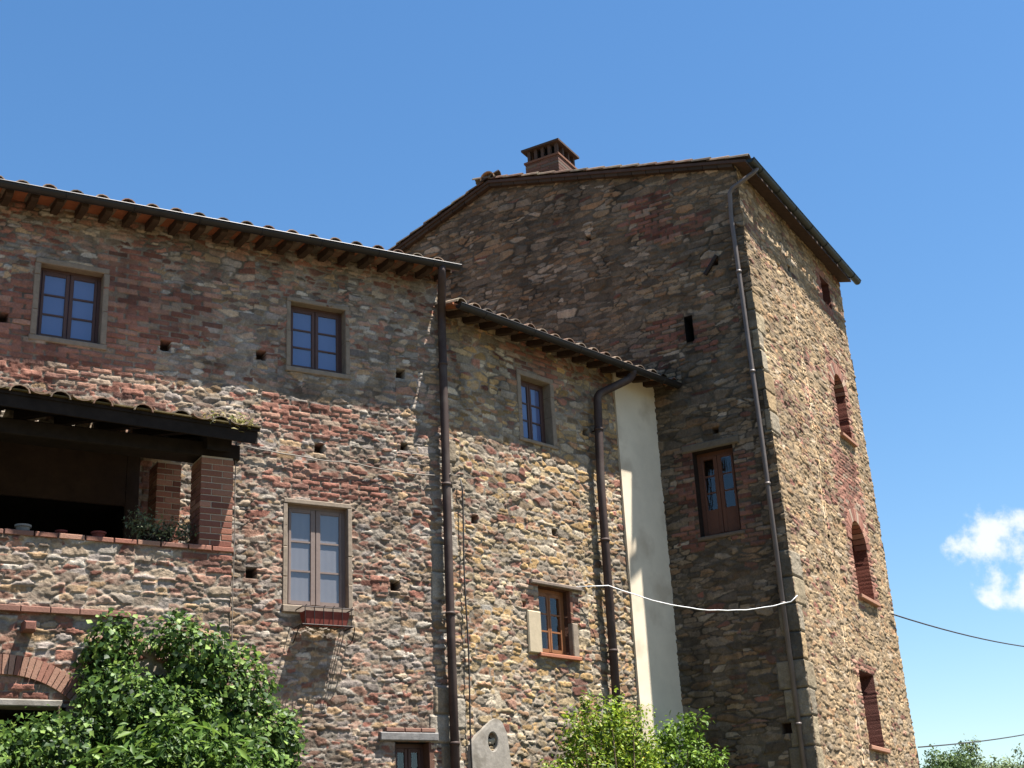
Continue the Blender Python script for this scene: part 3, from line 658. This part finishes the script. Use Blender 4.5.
# ================================================================== TOWER
tower = thing('stone_tower', tuple(fC.P(1, 0, 0)), 'tall square stone tower house with arched openings, gabled tile roof and brick chimney', 'tower')
RU, RZ = 2.75, 13.87
ztop = lambda U: np.where(U > RU, RZ-.37*(U-RU), RZ-.245*(RU-U))
W7 = (-1.24, -.59, 6.80, 8.14)
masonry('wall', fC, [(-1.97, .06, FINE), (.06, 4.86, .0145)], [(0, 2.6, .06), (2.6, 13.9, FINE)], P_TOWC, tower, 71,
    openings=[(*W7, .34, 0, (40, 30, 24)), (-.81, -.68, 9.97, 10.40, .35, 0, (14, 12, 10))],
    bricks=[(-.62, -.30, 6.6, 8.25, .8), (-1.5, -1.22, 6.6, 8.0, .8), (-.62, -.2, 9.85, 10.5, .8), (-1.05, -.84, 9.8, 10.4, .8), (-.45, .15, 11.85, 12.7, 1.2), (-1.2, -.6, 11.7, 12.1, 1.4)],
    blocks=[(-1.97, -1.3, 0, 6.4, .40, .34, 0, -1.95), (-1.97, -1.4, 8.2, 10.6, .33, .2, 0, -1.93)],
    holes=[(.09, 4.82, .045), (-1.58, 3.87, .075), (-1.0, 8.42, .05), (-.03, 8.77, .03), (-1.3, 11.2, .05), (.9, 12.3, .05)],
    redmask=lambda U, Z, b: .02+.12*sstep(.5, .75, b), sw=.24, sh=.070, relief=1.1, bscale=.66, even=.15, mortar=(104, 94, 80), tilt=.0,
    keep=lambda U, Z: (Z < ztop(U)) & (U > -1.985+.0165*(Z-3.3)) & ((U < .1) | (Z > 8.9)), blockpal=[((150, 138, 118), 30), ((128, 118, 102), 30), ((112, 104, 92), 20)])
A1 = (3.86, 4.50, 9.22, 10.46); A2 = (3.42, 4.28, 6.27, 7.64); A3 = (2.66, 3.46, 3.78, 4.95); A4 = (4.12, 4.62, 11.9, 12.42)
masonry('wall', fD, [(0, 5.46, .024)], [(0, 2.6, .06), (2.6, 12.85, FINE)], P_TOWD, tower, 91,
    openings=[(*A1, .45, 1, (78, 42, 33)), (*A2, .5, 1, (82, 44, 34)), (*A3, .45, 0, (72, 44, 38)), (*A4, .35, 0, (74, 42, 34))],
    bricks=[(3.60, 4.78, 9.35, 10.80, .5), (3.1, 4.6, 6.2, 8.85, .6), (2.5, 3.62, 4.95, 5.12, .2), (2.5, 2.68, 4.2, 4.95, .5), (3.95, 4.8, 11.7, 12.6, .6)],
    blocks=[(0, .9, 0, 6.4, .40, .36, 0, 0.), (0, .9, 8.2, 10.6, .33, .30, 0, 0.)],
    holes=[(2.2, 7.0, .06), (3.1, 5.6, .06), (1.4, 9.6, .05), (2.6, 10.9, .05), (4.3, 8.8, .05), (3.6, 9.6, .05), (1.6, 11.6, .06), (2.2, 11.8, .06), (1.2, 8.4, .05)],
    redmask=lambda U, Z, b: .05+.18*sstep(.5, .75, b), sw=.21, sh=.056, relief=.8, pp=3, even=.42, mortar=(150, 130, 104), blockpal=P_OCHB)
fE = Frame(fD.P(5.46, 0, 3.3), -fC.d if False else (fC.d[0], fC.d[1]), (-fC.n[0], -fC.n[1]))
masonry('wall', fE, [(-.0, 6.8, .06)], [(0, 13.8, .06)], P_TOWD, tower, 95, keep=lambda U, Z: (Z < ztop(U-1.97)-.05) & (U > .02+.0165*(Z-3.3)))
fL = Frame(fC.P(4.86, 0, 0), (fD.d[0], fD.d[1]), (fC.d[0], fC.d[1]))
masonry('wall', fL, [(0, 5.46, .06)], [(0, 13.1, .06)], P_TOWC, tower, 96)
# arch rings and sills
for (a, nm) in ((A1, 1), (A2, 2)):
    mb = MB(); rad = (a[1]-a[0])/2; c0 = (a[0]+a[1])/2; zc = a[3]-rad; n_ = 13
    for i in range(n_):
        t0 = math.pi*i/n_; t1 = math.pi*(i+.86)/n_
        V = [fD.P(c0+r_*math.cos(t), oo, zc+r_*math.sin(t)) for oo in (-.2, .02) for (r_, t) in ((rad-.015, t0), (rad+.2, t0), (rad+.2, t1), (rad-.015, t1))]
        mb.add(V, [(0, 3, 2, 1), (4, 5, 6, 7), (0, 1, 5, 4), (1, 2, 6, 5), (2, 3, 7, 6), (3, 0, 4, 7)], lin(rnd.choice(P_BRICK)[0])*.72*rnd.uniform(.9, 1.15))
    ar = mb.build('arched_opening', M_BRICK, tower)
    mb = MB(); mb.box(fD, a[0]-.1, a[1]+.1, -.35, .07, a[2]-.06, a[2]+.005, lin((150, 112, 92)), bev=.01); mb.build('sill', M_BRICK, ar)
mb = MB(); mb.box(fD, A3[0]-.1, A3[1]+.12, -.3, .06, A3[2]-.06, A3[2]+.005, lin((150, 112, 92)), bev=.01); sl_ = mb.build('window_sill', M_BRICK, tower)
w_ = window(fC, tower, *W7, .26, M_WRED, rows=3, label='shaded casement window with red brown frame and wooden lower panels', mull=.13, bottom_panel=.33, fw=.06)
mb = MB(); mb.box(fC, -1.36, -.42, -.3, .035, 8.145, 8.27, bev=.02); mb.build('lintel', mat('dark_lintel', lin((96, 86, 72)), nscale=12, namt=.25, bump=.5), w_)
mb = MB(); mb.box(fC, -1.30, -.54, -.3, .03, 6.73, 6.795, bev=.015); mb.build('sill', mat('dull_sill', lin((92, 80, 68)), nscale=12, namt=.25, bump=.5), w_)
mb = MB(); mb.tube([fC.P(-1.35, .03, 11.30), fC.P(-1.12, .03, 11.02)], .035, 6); mb.build('iron_anchor', M_IRON, tower)
# roof
SR = .245
mb = MB(); u0t, u1t = -.11, 5.50
runR = 4.9
mb.add([], [])
ZD = 12.74
def roof_half(fr, o_e, z_e, slope, run, th, name, m):
    mb = MB(); slab(mb, fr, [(u0t, o_e, z_e), (u1t, o_e, z_e), (u1t, o_e-run, z_e+slope*run), (u0t, o_e-run, z_e+slope*run)], th, (0, 0, 0)); return mb.build(name, m, tower)
fDt = Frame(fC.P(-1.82, 0, 0), fD.d, fD.n)          # un-battered frame at the top of the east wall
o_e = .22; runR = 4.57+o_e; zR0 = RZ+.10-SR*runR
roof_half(fDt, o_e, zR0, SR, runR, .05, 'soffit', mat('brick_soffit', lin((66, 50, 42)), nscale=9, namt=.35))
o_l = .16; runL = 2.11+o_l; zL0 = RZ+.10-.37*runL
roof_half(fL, o_l, zL0, .37, runL, .05, 'soffit', M_WOODD)
mb = MB(); tiles(mb, fDt, u0t+.07, u1t-.07, o_e+.05, zR0-.03, SR, runR, pitch=.235, rad=.085, seed=21, tone=.6)
tiles(mb, fL, u0t+.07, u1t-.07, o_l+.05, zL0-.03, .37, runL, pitch=.235, rad=.085, seed=22, tone=.6)
# ridge tiles
for k in range(14):
    u = u0t-.03+.43*k; V = []
    for (e, r_) in ((0, .15), (.47, .125)):
        for rr_ in (r_, r_-.018):
            for j in range(9):
                a = math.pi*j/8; V.append(fDt.P(u+e, -4.57+math.cos(a)*rr_, RZ+.10+math.sin(a)*rr_+(0.02 if e == 0 else 0)))
    F = []
    for j in range(8): F += [(j, j+1, 18+j+1, 18+j), (9+j+1, 9+j, 27+j, 27+j+1), (j+1, j, 9+j, 10+j), (18+j, 19+j, 28+j, 27+j)]
    mb.add(V, F, lin((150, 120, 92))*rnd.uniform(.8, 1.1))
mb.build('roof', M_TILE, tower)
# sloping brick verge course under the tiles on the gable
mb = MB()
for (ua, ub, sgn) in ((-1.80, RU, 1), (RU, 4.86, -1)):
    n_ = int(abs(ub-ua)/.25)
    for i in range(n_):
        a = ua+(ub-ua)*i/n_; b = ua+(ub-ua)*(i+.96)/n_; z0_, z1_ = float(ztop(np.array(a))), float(ztop(np.array(b)))
        V = [fC.P(u, o, z) for o in (-.1, .085) for (u, z) in ((a, z0_-.01), (b, z1_-.01), (b, z1_+.05), (a, z0_+.05))]
        mb.add(V, [(0, 3, 2, 1), (4, 5, 6, 7), (0, 1, 5, 4), (1, 2, 6, 5), (2, 3, 7, 6), (3, 0, 4, 7)], lin((62, 52, 44))*rnd.uniform(.7, 1.2))
mb.build('verge', M_BRICK, tower)
gutter('gutter', fDt, -.20, 5.54, .33, 12.72, 12.74, .068, M_GUTG, tower)
pipe(fC, [(-2.16, -.1, 12.70), (-2.14, .0, 12.58), (-1.72, .10, 12.33), (-1.68, .062, 11.9), (-1.745, .062, 8), (-1.81, .062, 0)], .036, mat('tower_pipe', lin((96, 88, 84)), rough=.5, metal=.2, nscale=5, namt=.2, bump=.05), tower, clamps=(10.9, 9.2, 7.4, 5.6, 3.9))
# chimney
ch_u0, ch_u1, ch_o0, ch_o1 = 1.86, 2.56, -1.75, -1.0
def chm_pt(u, o): return u, o
mb = MB(); zb = 13.3; ztc = 14.74; z = zb
mb.box(fC, ch_u0+.01, ch_u1-.01, ch_o0+.01, ch_o1-.01, zb, ztc, lin((120, 100, 84))); k = 0
while z < ztc-.03:
    for (a, b) in (((ch_u0, ch_u0+.36), (ch_u0+.372, ch_u1)) if k % 2 else ((ch_u0, ch_u0+.2), (ch_u0+.212, ch_u0+.46), (ch_u0+.472, ch_u1))):
        mb.box(fC, a, b, ch_o0, ch_o1, z, z+.056, lin(rnd.choice([(104, 76, 66), (94, 70, 62), (112, 94, 82), (90, 78, 70)]))*rnd.uniform(.8, 1.15), bev=.004)
    z += .067; k += 1
mb.box(fC, ch_u0-.02, ch_u1+.02, ch_o0-.02, ch_o1+.02, ztc-.0, ztc+.04, lin((110, 78, 62)))
chim = mb.build('chimney', M_BRICK, tower)
for (a, b) in [(ch_u0+.02+i*.144, o) for i in range(5) for o in (ch_o1-.08, ch_o0+.02)]+[(ch_u, ch_o1-.08-.215*k) for k in (1, 2) for ch_u in (ch_u0+.02, ch_u1-.08)]:
    mb = MB(); mb.box(fC, a, a+.06, b, b+.06, ztc+.05, ztc+.27, lin((78, 62, 54))); mb.build('post', M_BRICK, chim)
mb = MB(); mb.box(fC, ch_u0-.05, ch_u1+.05, ch_o0-.05, ch_o1+.05, ztc+.27, ztc+.31, lin((74, 60, 52)))
mb.box(fC, ch_u0+.12, ch_u1-.12, ch_o0+.12, ch_o1-.12, ztc+.03, ztc+.28, lin((20, 18, 16)))  # added near-black core, painting the gaps between posts as shade
cq = [fC.P(ch_u0-.05, ch_o0-.05, ztc+.31), fC.P(ch_u1+.05, ch_o0-.05, ztc+.31), fC.P(ch_u1+.05, ch_o1+.05, ztc+.31), fC.P(ch_u0-.05, ch_o1+.05, ztc+.31), fC.P((ch_u0+ch_u1)/2-.1, (ch_o0+ch_o1)/2, ztc+.42), fC.P((ch_u0+ch_u1)/2+.1, (ch_o0+ch_o1)/2, ztc+.42)]
mb.add(cq, [(0, 1, 5, 4), (1, 2, 5), (2, 3, 4, 5), (3, 0, 4)], lin((84, 68, 58)))
mb.build('cap', M_BRICK, chim)

# ================================================================== small things
# window planter
pl = thing('window_planter', tuple(fA.P(-1.74, .15, 4.93)), 'terracotta trough in a wrought iron basket below the tall curtained window', 'planter')
mb = MB(); V = []
for (z, e) in ((4.945, .03), (5.10, 0), (5.10, .018), (4.99, .035)):
    V += [fA.P(-2.02+e, .06+e*.7, z), fA.P(-1.45-e, .06+e*.7, z), fA.P(-1.45-e, .245-e*.7, z), fA.P(-2.02+e, .245-e*.7, z)]
F = [(3, 2, 1, 0), (12, 13, 14, 15)]
for a in (0, 4, 8): F += [(a+i, a+(i+1) % 4, a+4+(i+1) % 4, a+4+i) for i in range(4)]
mb.add(V, F); mb.build('trough', M_TERRA, pl)
mb = MB()
for z in (4.93, 5.14): 
    P_ = [(-2.06, .0), (-2.06, .26), (-1.41, .26), (-1.41, .0)]
    mb.tube([fA.P(a, b, z) for a, b in P_], .008, 6)
for u in np.linspace(-2.03, -1.44, 6): mb.tube([fA.P(u, .02, 4.925), fA.P(u, .262, 4.925), fA.P(u, .262, 5.14), fA.P(u+.02, .262, 5.165)], .006, 5)
for u in (-2.08, -1.39):
    mb.tube([fA.P(u, .0, 4.75)]+[fA.P(u-.02*math.sin(t*3)*(1 if u < -1.7 else -1), .02+.22*t, 4.75+.18*t*t) for t in (.25, .5, .75, 1)], .007, 5)
mb.build('basket', M_IRON, pl)

# ---- foliage
def leaves(mb_acc, n, blobs, size, pal, fr, seed, elong=1.6, shell=.55, avoid=(), spread=1, up=.35, minz=None):
    rg = np.random.default_rng(seed); vol = np.array([b[3]*b[4]*b[5] for b in blobs])**.72; pr = vol/vol.sum()
    bi = rg.choice(len(blobs), n, p=pr); B_ = np.array([b[:6] for b in blobs])[bi]
    d = rg.normal(size=(n, 3)); d /= np.linalg.norm(d, axis=1)[:, None]
    r_ = 1-shell*rg.random(n)**1.5
    q = d*r_[:, None]
    # lumps: modulate radius
    lump = np.sin(d[:, 0]*5+B_[:, 0]*7)*np.sin(d[:, 1]*4+B_[:, 2]*5)*np.sin(d[:, 2]*6+1)
    q *= (1+.34*lump)[:, None]
    loc = B_[:, :3]+q*B_[:, 3:6]
    loc += rg.normal(scale=.03*spread, size=loc.shape)
    keepm = np.ones(n, bool)
    for a in avoid: keepm &= (((loc[:, 0]-a[0])/a[3])**2+((loc[:, 1]-a[1])/a[4])**2+((loc[:, 2]-a[2])/a[5])**2 > 1)
    if minz is not None: keepm &= loc[:, 2] > minz
    loc, d = loc[keepm], d[keepm]; n = len(loc)
    C0 = fr.P(loc[:, 0], loc[:, 1], loc[:, 2])
    dw = np.stack([fr.d[0]*d[:, 0]+fr.n[0]*d[:, 1], fr.d[1]*d[:, 0]+fr.n[1]*d[:, 1], d[:, 2]], -1)
    nn = dw*.8+rg.normal(scale=.55, size=(n, 3))+np.array([0, 0, up]); nn /= np.linalg.norm(nn, axis=1)[:, None]
    t = rg.normal(size=(n, 3))+np.array([0, 0, -.4]); t -= nn*(t*nn).sum(1)[:, None]; t /= np.linalg.norm(t, axis=1)[:, None]
    b = np.cross(nn, t); s = size*(.45+1.15*rg.random(n)**1.3)[:, None]; wd = s/elong
    P0 = C0-t*s*.5; P1 = C0-t*s*.1+b*wd*.5+nn*s*.10; P2 = C0+t*s*.5-nn*s*.08; P3 = C0-t*s*.1-b*wd*.5+nn*s*.10; Pm = C0-nn*s*.02
    V = np.stack([P0, P1, P2, P3, Pm], 1).reshape(-1, 3)
    k = np.arange(n)[:, None]*5
    F = np.concatenate([k+np.array([[0, 4, 1, 1]]), ], 0)
    T = np.concatenate([k+np.array([0, 1, 4]), k+np.array([1, 2, 4]), k+np.array([2, 3, 4]), k+np.array([3, 0, 4])], 0)
    pc = np.array([lin(c) for c in pal]); cc = pc[rg.integers(0, len(pc), n)]*(.75+.5*rg.random(n))[:, None]
    Cc = np.repeat(cc, 5, 0)
    return V, T, Cc
def foliage(name, parent, fr, layers):
    Vs, Fs, Cs = [], [], []; off = 0
    for L_ in layers:
        V, T, Cc = leaves(None, fr=fr, **L_); Vs.append(V); Fs.append(T+off); Cs.append(Cc); off += len(V)
    return link_mesh(name, np.concatenate(Vs), np.concatenate(Fs), M_LEAF, parent, np.concatenate(Cs))
G_IVY = [(68, 94, 45), (54, 77, 40), (84, 111, 50), (102, 128, 58), (46, 64, 36), (120, 142, 70)]
G_LAU = [(66, 92, 38), (80, 108, 44), (54, 76, 36), (100, 124, 52)]
G_SHR = [(106, 130, 34), (86, 110, 32), (126, 146, 44), (66, 88, 32), (140, 152, 54)]
G_CIT = [(94, 122, 40), (76, 104, 38), (114, 140, 50), (102, 128, 44)]
ivy = thing('climbing_ivy', tuple(fA.P(-4.2, 2.5, 0)), 'dense glossy dark green ivy climbing the rubble base of the porch', 'ivy')
blobs = [(-4.78, 2.36, 4.18, .27, .14, .30), (-4.15, 2.42, 4.10, .48, .26, .36), (-3.65, 2.40, 3.75, .46, .30, .50), (-4.65, 2.55, 3.62, .50, .32, .34), (-3.42, 2.40, 3.25, .46, .36, .55),
         (-5.25, 2.60, 3.15, .62, .34, .36), (-4.3, 2.62, 3.35, .75, .38, .42), (-5.95, 2.7, 2.95, .6, .3, .42), (-4.2, 2.6, 2.6, 1.3, .4, .5), (-3.2, 2.2, 2.7, .5, .5, .5), (-3.05, 2.35, 3.32, .16, .2, .3), (-4.35, 2.5, 1.6, 1.4, .35, 1.1), (-4.95, 2.32, 3.9, .14, .1, .3)]
foliage('foliage', ivy, fA, [dict(n=42000, blobs=blobs, size=.052, pal=G_IVY, seed=3, elong=1.15, avoid=[(-3.75, 2.8, 3.55, .12, .3, .10), (-3.3, 2.85, 3.3, .09, .3, .13), (-4.42, 2.6, 3.98, .18, .5, .16), (-4.95, 2.9, 3.1, .16, .4, .14), (-4.1, 2.9, 3.45, .10, .3, .15)])])
mb = MB()
for k, (a, b) in enumerate(((-4.6, -4.75), (-4.2, -4.0), (-3.8, -3.6), (-4.9, -5.2))):
    mb.tube([fA.P(a+(b-a)*t+.06*math.sin(t*9+k), 2.32, 3.6*t) for t in np.linspace(0, 1, 9)], [.05-.04*t for t in np.linspace(0, 1, 9)], 6)
mb.build('stem', M_BARK, ivy)
lau = thing('laurel_bush', tuple(fA.P(-4.3, 3.1, 0)), 'laurel bush with long pointed leaves in front of the ivy at the bottom', 'bush')
bl2 = [(-4.35, 3.1, 2.95, .62, .35, .45), (-3.75, 3.0, 2.85, .42, .3, .45), (-4.9, 3.1, 2.8, .5, .3, .36), (-4.3, 3.1, 2.2, .9, .5, .6), (-4.3, 3.1, 1.5, .8, .5, .7)]
foliage('foliage', lau, fA, [dict(n=5200, blobs=bl2, size=.12, pal=G_LAU, seed=5, elong=2.8, up=.5)])
mb = MB()
for k in range(5): mb.tube([fA.P(-4.3+.1*k-.2, 3.1, 0), fA.P(-4.3+.2*k-.4, 3.1, 1.2), fA.P(-4.3+.3*k-.6, 3.1, 2.4)], [.04, .03, .015], 6)
mb.build('stem', M_BARK, lau)
shr = thing('yellow_green_shrub', tuple(fB.P(1.8, 1.0, 0)), 'bright yellow green shrub in front of the brown downpipe of the wing', 'shrub')
bl3 = [(1.15, 1.0, 3.55, .26, .26, .48), (1.7, 1.0, 3.72, .42, .36, .46), (2.25, .95, 3.62, .36, .34, .5), (.75, 1.0, 3.05, .30, .3, .30), (1.5, 1.0, 3.1, .70, .45, .50), (2.3, 1.0, 3.1, .5, .4, .5), (1.7, 1.0, 2.3, .9, .5, .7), (2.72, .9, 3.45, .16, .2, .3), (1.98, 1.0, 4.02, .12, .12, .24), (1.38, 1.0, 4.0, .1, .1, .2)]
foliage('foliage', shr, fB, [dict(n=15000, blobs=bl3, size=.054, pal=G_SHR, seed=7, elong=1.7, shell=.8, up=.5, avoid=[(1.0, 1.4, 3.2, .12, .3, .12), (2.0, 1.4, 3.3, .10, .3, .12)])])
mb = MB()
for k in range(7): a = k*.9; mb.tube([fB.P(1.7, 1.0, 0), fB.P(1.7+.15*math.cos(a), 1.0+.15*math.sin(a), 1.5), fB.P(1.65+.45*math.cos(a), 1.0+.3*math.sin(a), 3.0), fB.P(1.65+.55*math.cos(a), 1.0+.3*math.sin(a), 3.7)], [.05, .035, .018, .006], 6)
mb.build('trunk', M_BARK, shr)
cit = thing('orange_tree', tuple(fC.P(-.35, 1.0, 0)), 'small citrus tree bearing an orange fruit at the foot of the tower', 'tree')
bl4 = [(.35, 1.0, 3.35, .42, .4, .5), (-.15, .95, 3.75, .26, .3, .30), (-.45, .9, 3.88, .22, .22, .26), (-.88, .9, 3.42, .14, .2, .2), (-.55, 1.0, 3.4, .36, .36, .34), (-.1, 1.0, 3.2, .6, .45, .5), (-.8, .9, 3.15, .22, .25, .28), (-.2, 1.0, 2.5, .8, .5, .6), (-.72, .85, 4.0, .06, .06, .16)]
foliage('foliage', cit, fC, [dict(n=7600, blobs=bl4, size=.07, pal=G_CIT, seed=9, elong=2.0, shell=.85, up=.5)])
mb = MB()
for k in range(6): a = k*1.1; mb.tube([fC.P(-.25, 1.0, 0), fC.P(-.25+.05*math.cos(a), 1.0, 1.4), fC.P(-.25+.35*math.cos(a), 1.0+.2*math.sin(a), 2.6), fC.P(-.25+.5*math.cos(a), .95+.25*math.sin(a), 3.6)], [.06, .045, .02, .005], 6)
mb.build('trunk', M_BARK, cit)
def ball(name, c, r_, m, parent):
    bm = bmesh.new(); bmesh.ops.create_uvsphere(bm, u_segments=16, v_segments=10, radius=r_); me = bpy.data.meshes.new(name)
    for v in bm.verts: v.co += Vector(c)-Vector(BASE[parent.name])
    bm.to_mesh(me); bm.free(); me.materials.append(m); o = bpy.data.objects.new(name, me); col.objects.link(o); o.parent = parent
    for p in me.polygons: p.use_smooth = True
    return o
ball('fruit', fC.P(-.02, 1.42, 3.50), .036, M_FRUIT, cit)
# plant and pots on the parapet
pp = thing('parapet_plant', tuple(fA.P(-4.35, 2.05, 5.247)), 'dusty grey green herb in a low pot on the porch parapet beside the pillar', 'potted plant')
mb = MB(); V = [];
for (z, r_) in ((0, .07), (.11, .095), (.125, .105), (.125, .09), (.10, .085)):
    V += [fA.P(-4.35+r_*1.8*math.cos(2*math.pi*i/20), 2.05+r_*math.sin(2*math.pi*i/20), 5.247+z) for i in range(20)]
mb.add(V, [(r_*20+i, r_*20+(i+1) % 20, r_*20+20+(i+1) % 20, r_*20+20+i) for r_ in range(4) for i in range(20)]+[tuple(range(20))[::-1], tuple(range(80, 100))]); mb.build('pot', M_BEAM, pp)
foliage('foliage', pp, fA, [dict(n=1500, blobs=[(-4.52, 2.1, 5.43, .13, .12, .13), (-4.35, 2.12, 5.38, .2, .12, .11), (-4.12, 2.08, 5.40, .15, .12, .12)], size=.034, pal=[(104, 116, 84), (84, 96, 66), (126, 132, 100), (96, 88, 70)], seed=12, elong=2.2, spread=1.2)])
for k, (u, rr_, lab) in enumerate(((-4.90, .075, 'small terracotta flowerpot on the porch parapet nearest the grey green plant'), (-5.26, .06, 'low terracotta flowerpot in the middle of the porch parapet'), (-5.62, .08, 'pale clay flowerpot at the left end of the porch parapet'))):
    V = []; prof = ((0, .62), (.8, .85), (.82, 1), (1.05, 1), (1.05, .86), (.7, .8))
    for (z, r_) in prof: V += [fA.P(u+rr_*r_*math.cos(2*math.pi*i/20), 2.03+rr_*r_*math.sin(2*math.pi*i/20), 5.247+z*rr_*1.1) for i in range(20)]
    mb = MB(); mb.add(V, [(r_*20+i, r_*20+(i+1) % 20, r_*20+20+(i+1) % 20, r_*20+20+i) for r_ in range(5) for i in range(20)]+[tuple(range(20))[::-1], tuple(range(100, 120))])
    o = mb.build('flowerpot', M_TERRA if k < 2 else M_CEM, None, base=fA.P(u, 2.03, 5.247)); tag(o, lab, 'flowerpot', 'flowerpots on the porch parapet')
# tuft of moss and weeds at the end of the porch roof
we = thing('roof_weeds', tuple(fA.P(-3.7, 2.4, 6.55)), 'clump of dry moss and weeds growing on the last tiles of the porch roof', 'weeds')
foliage('foliage', we, fA, [dict(n=700, blobs=[(-3.85, 2.40, 6.50, .16, .10, .05), (-3.62, 2.42, 6.49, .12, .10, .06)], size=.05, pal=[(150, 140, 80), (110, 116, 60), (160, 150, 100), (90, 80, 50)], seed=14, elong=3.5)])

# cables
def cable(name, pts, rad, m, label):
    b = pts[0]; mb = MB(); mb.tube(pts, rad, 6); o = mb.build(name, m, None, smooth=True, base=b); tag(o, label, 'cable'); return o
def sag(p, q, s, n=16, wob=0, sd=1):
    p = np.array(p); q = np.array(q); rg = random.Random(sd)
    return [p+(q-p)*t-np.array([0, 0, 4*s*t*(1-t)])+np.array([0, 0, rg.uniform(-wob, wob) if 0 < t < 1 else 0]) for t in np.linspace(0, 1, n)]
wc = [fB.P(2.42, .04, 5.86), fB.P(2.9, .22, 5.90)]
wc += sag(fB.P(2.98, .24, 5.89), fC.P(-1.90, .10, 5.60), .22, 20, .006)[1:]+[fC.P(-2.0, .08, 5.68)]
cable('white_cable', wc, .0075, M_CABW, 'white cable sagging from the wing window across the plaster strip to the tower corner')
ac = sag(fA.P(-2.75, .05, 7.12), fA.P(-1.3, .05, 7.06), .02, 10, .01, 3)+sag(fA.P(-1.25, .05, 7.06), fA.P(-.1, .05, 7.03), .02, 8, .008, 4)+[fA.P(0.02, .17, 7.03), fB.P(.12, .05, 7.07), fB.P(.25, .05, 7.09)]
cable('wall_cable', ac, .008, M_CABG, 'grey cable clipped along the farmhouse wall above the tall window')
dc = [fB.P(.26, .05, 7.05)]+[fB.P(.28+.012*math.sin(z*3), .05, z) for z in np.arange(6.9, 2.4, -.3)]
cable('dropping_cable', dc, .011, M_CABD, 'dark cable dropping down the wing wall beside the seam downpipe')
hc_ = [fA.P(RX+.035+.004*math.sin(z*5), OW-.05, z) for z in np.arange(6.4, 3.9, -.25)]
cable('hanging_cable', hc_, .005, M_CABG, 'thin pale cable hanging down the corner of the porch base')
cable('overhead_wire', sag(fD.P(5.05, .05, 6.2), (13.07, 34.33, 7.02), .12, 14), .013, M_CABD, 'upper dark overhead wire leaving the tower wall towards the right')
cable('overhead_wire', sag(fD.P(5.40, .05, 3.95), (12.97, 35.01, 5.26), .06, 14), .013, M_CABD, 'lower dark overhead wire rising to the right above the far trees')

# distant trees
def tree(x, y, zt, rw, seed, label, pal):
    fr = Frame((x, y), (1, 0), (0, -1)); t = thing('distant_tree', (x, y, 0), label, 'tree', 'trees beyond the tower'); rg = random.Random(seed)
    bl = [(rg.uniform(-.6, .6)*rw, rg.uniform(-.6, .6)*rw, zt-rg.uniform(.5, 1.0)*rw, .40*rw, .4*rw, .38*rw) for _ in range(7)]+[(0, 0, zt-1.5*rw, rw, rw, .8*rw), (0, 0, zt-2.3*rw, .9*rw, .9*rw, .8*rw)]
    bl += [(rg.uniform(-.7, .7)*rw, 0, zt-rg.uniform(.1, .4)*rw, .12*rw, .12*rw, .3*rw) for _ in range(5)]
    foliage('crown', t, fr, [dict(n=9000, blobs=bl, size=.14, pal=pal, seed=seed, elong=1.8, shell=1, spread=4)])
    mb = MB(); mb.tube([(x, y, 0), (x+.1, y, zt*.4), (x-.1, y, zt*.7), (x, y, zt-.6*rw)], [.22, .17, .1, .03], 8)
    for k in range(7): a = k*2.4; z = zt-(1.0+.22*k)*rw; mb.tube([(x, y, z-.5), (x+.4*rw*math.cos(a), y+.4*rw*math.sin(a), z+.1), (x+.8*rw*math.cos(a), y+.8*rw*math.sin(a), z+.5)], [.07, .04, .012], 6)
    mb.build('trunk', M_BARK, t)
tree(18.9, 66, 7.9, 1.5, 31, 'round green treetop just right of the tower base', [(84, 104, 58), (70, 90, 50), (98, 116, 66)])
tree(22.3, 70, 8.35, 1.5, 32, 'thin pale green treetop in the bottom right corner', [(112, 126, 84), (98, 112, 72), (126, 138, 96)])
tree(24.0, 69, 7.9, 1.2, 33, 'low sparse treetop at the right edge of the photo', [(106, 118, 80), (92, 106, 70)])
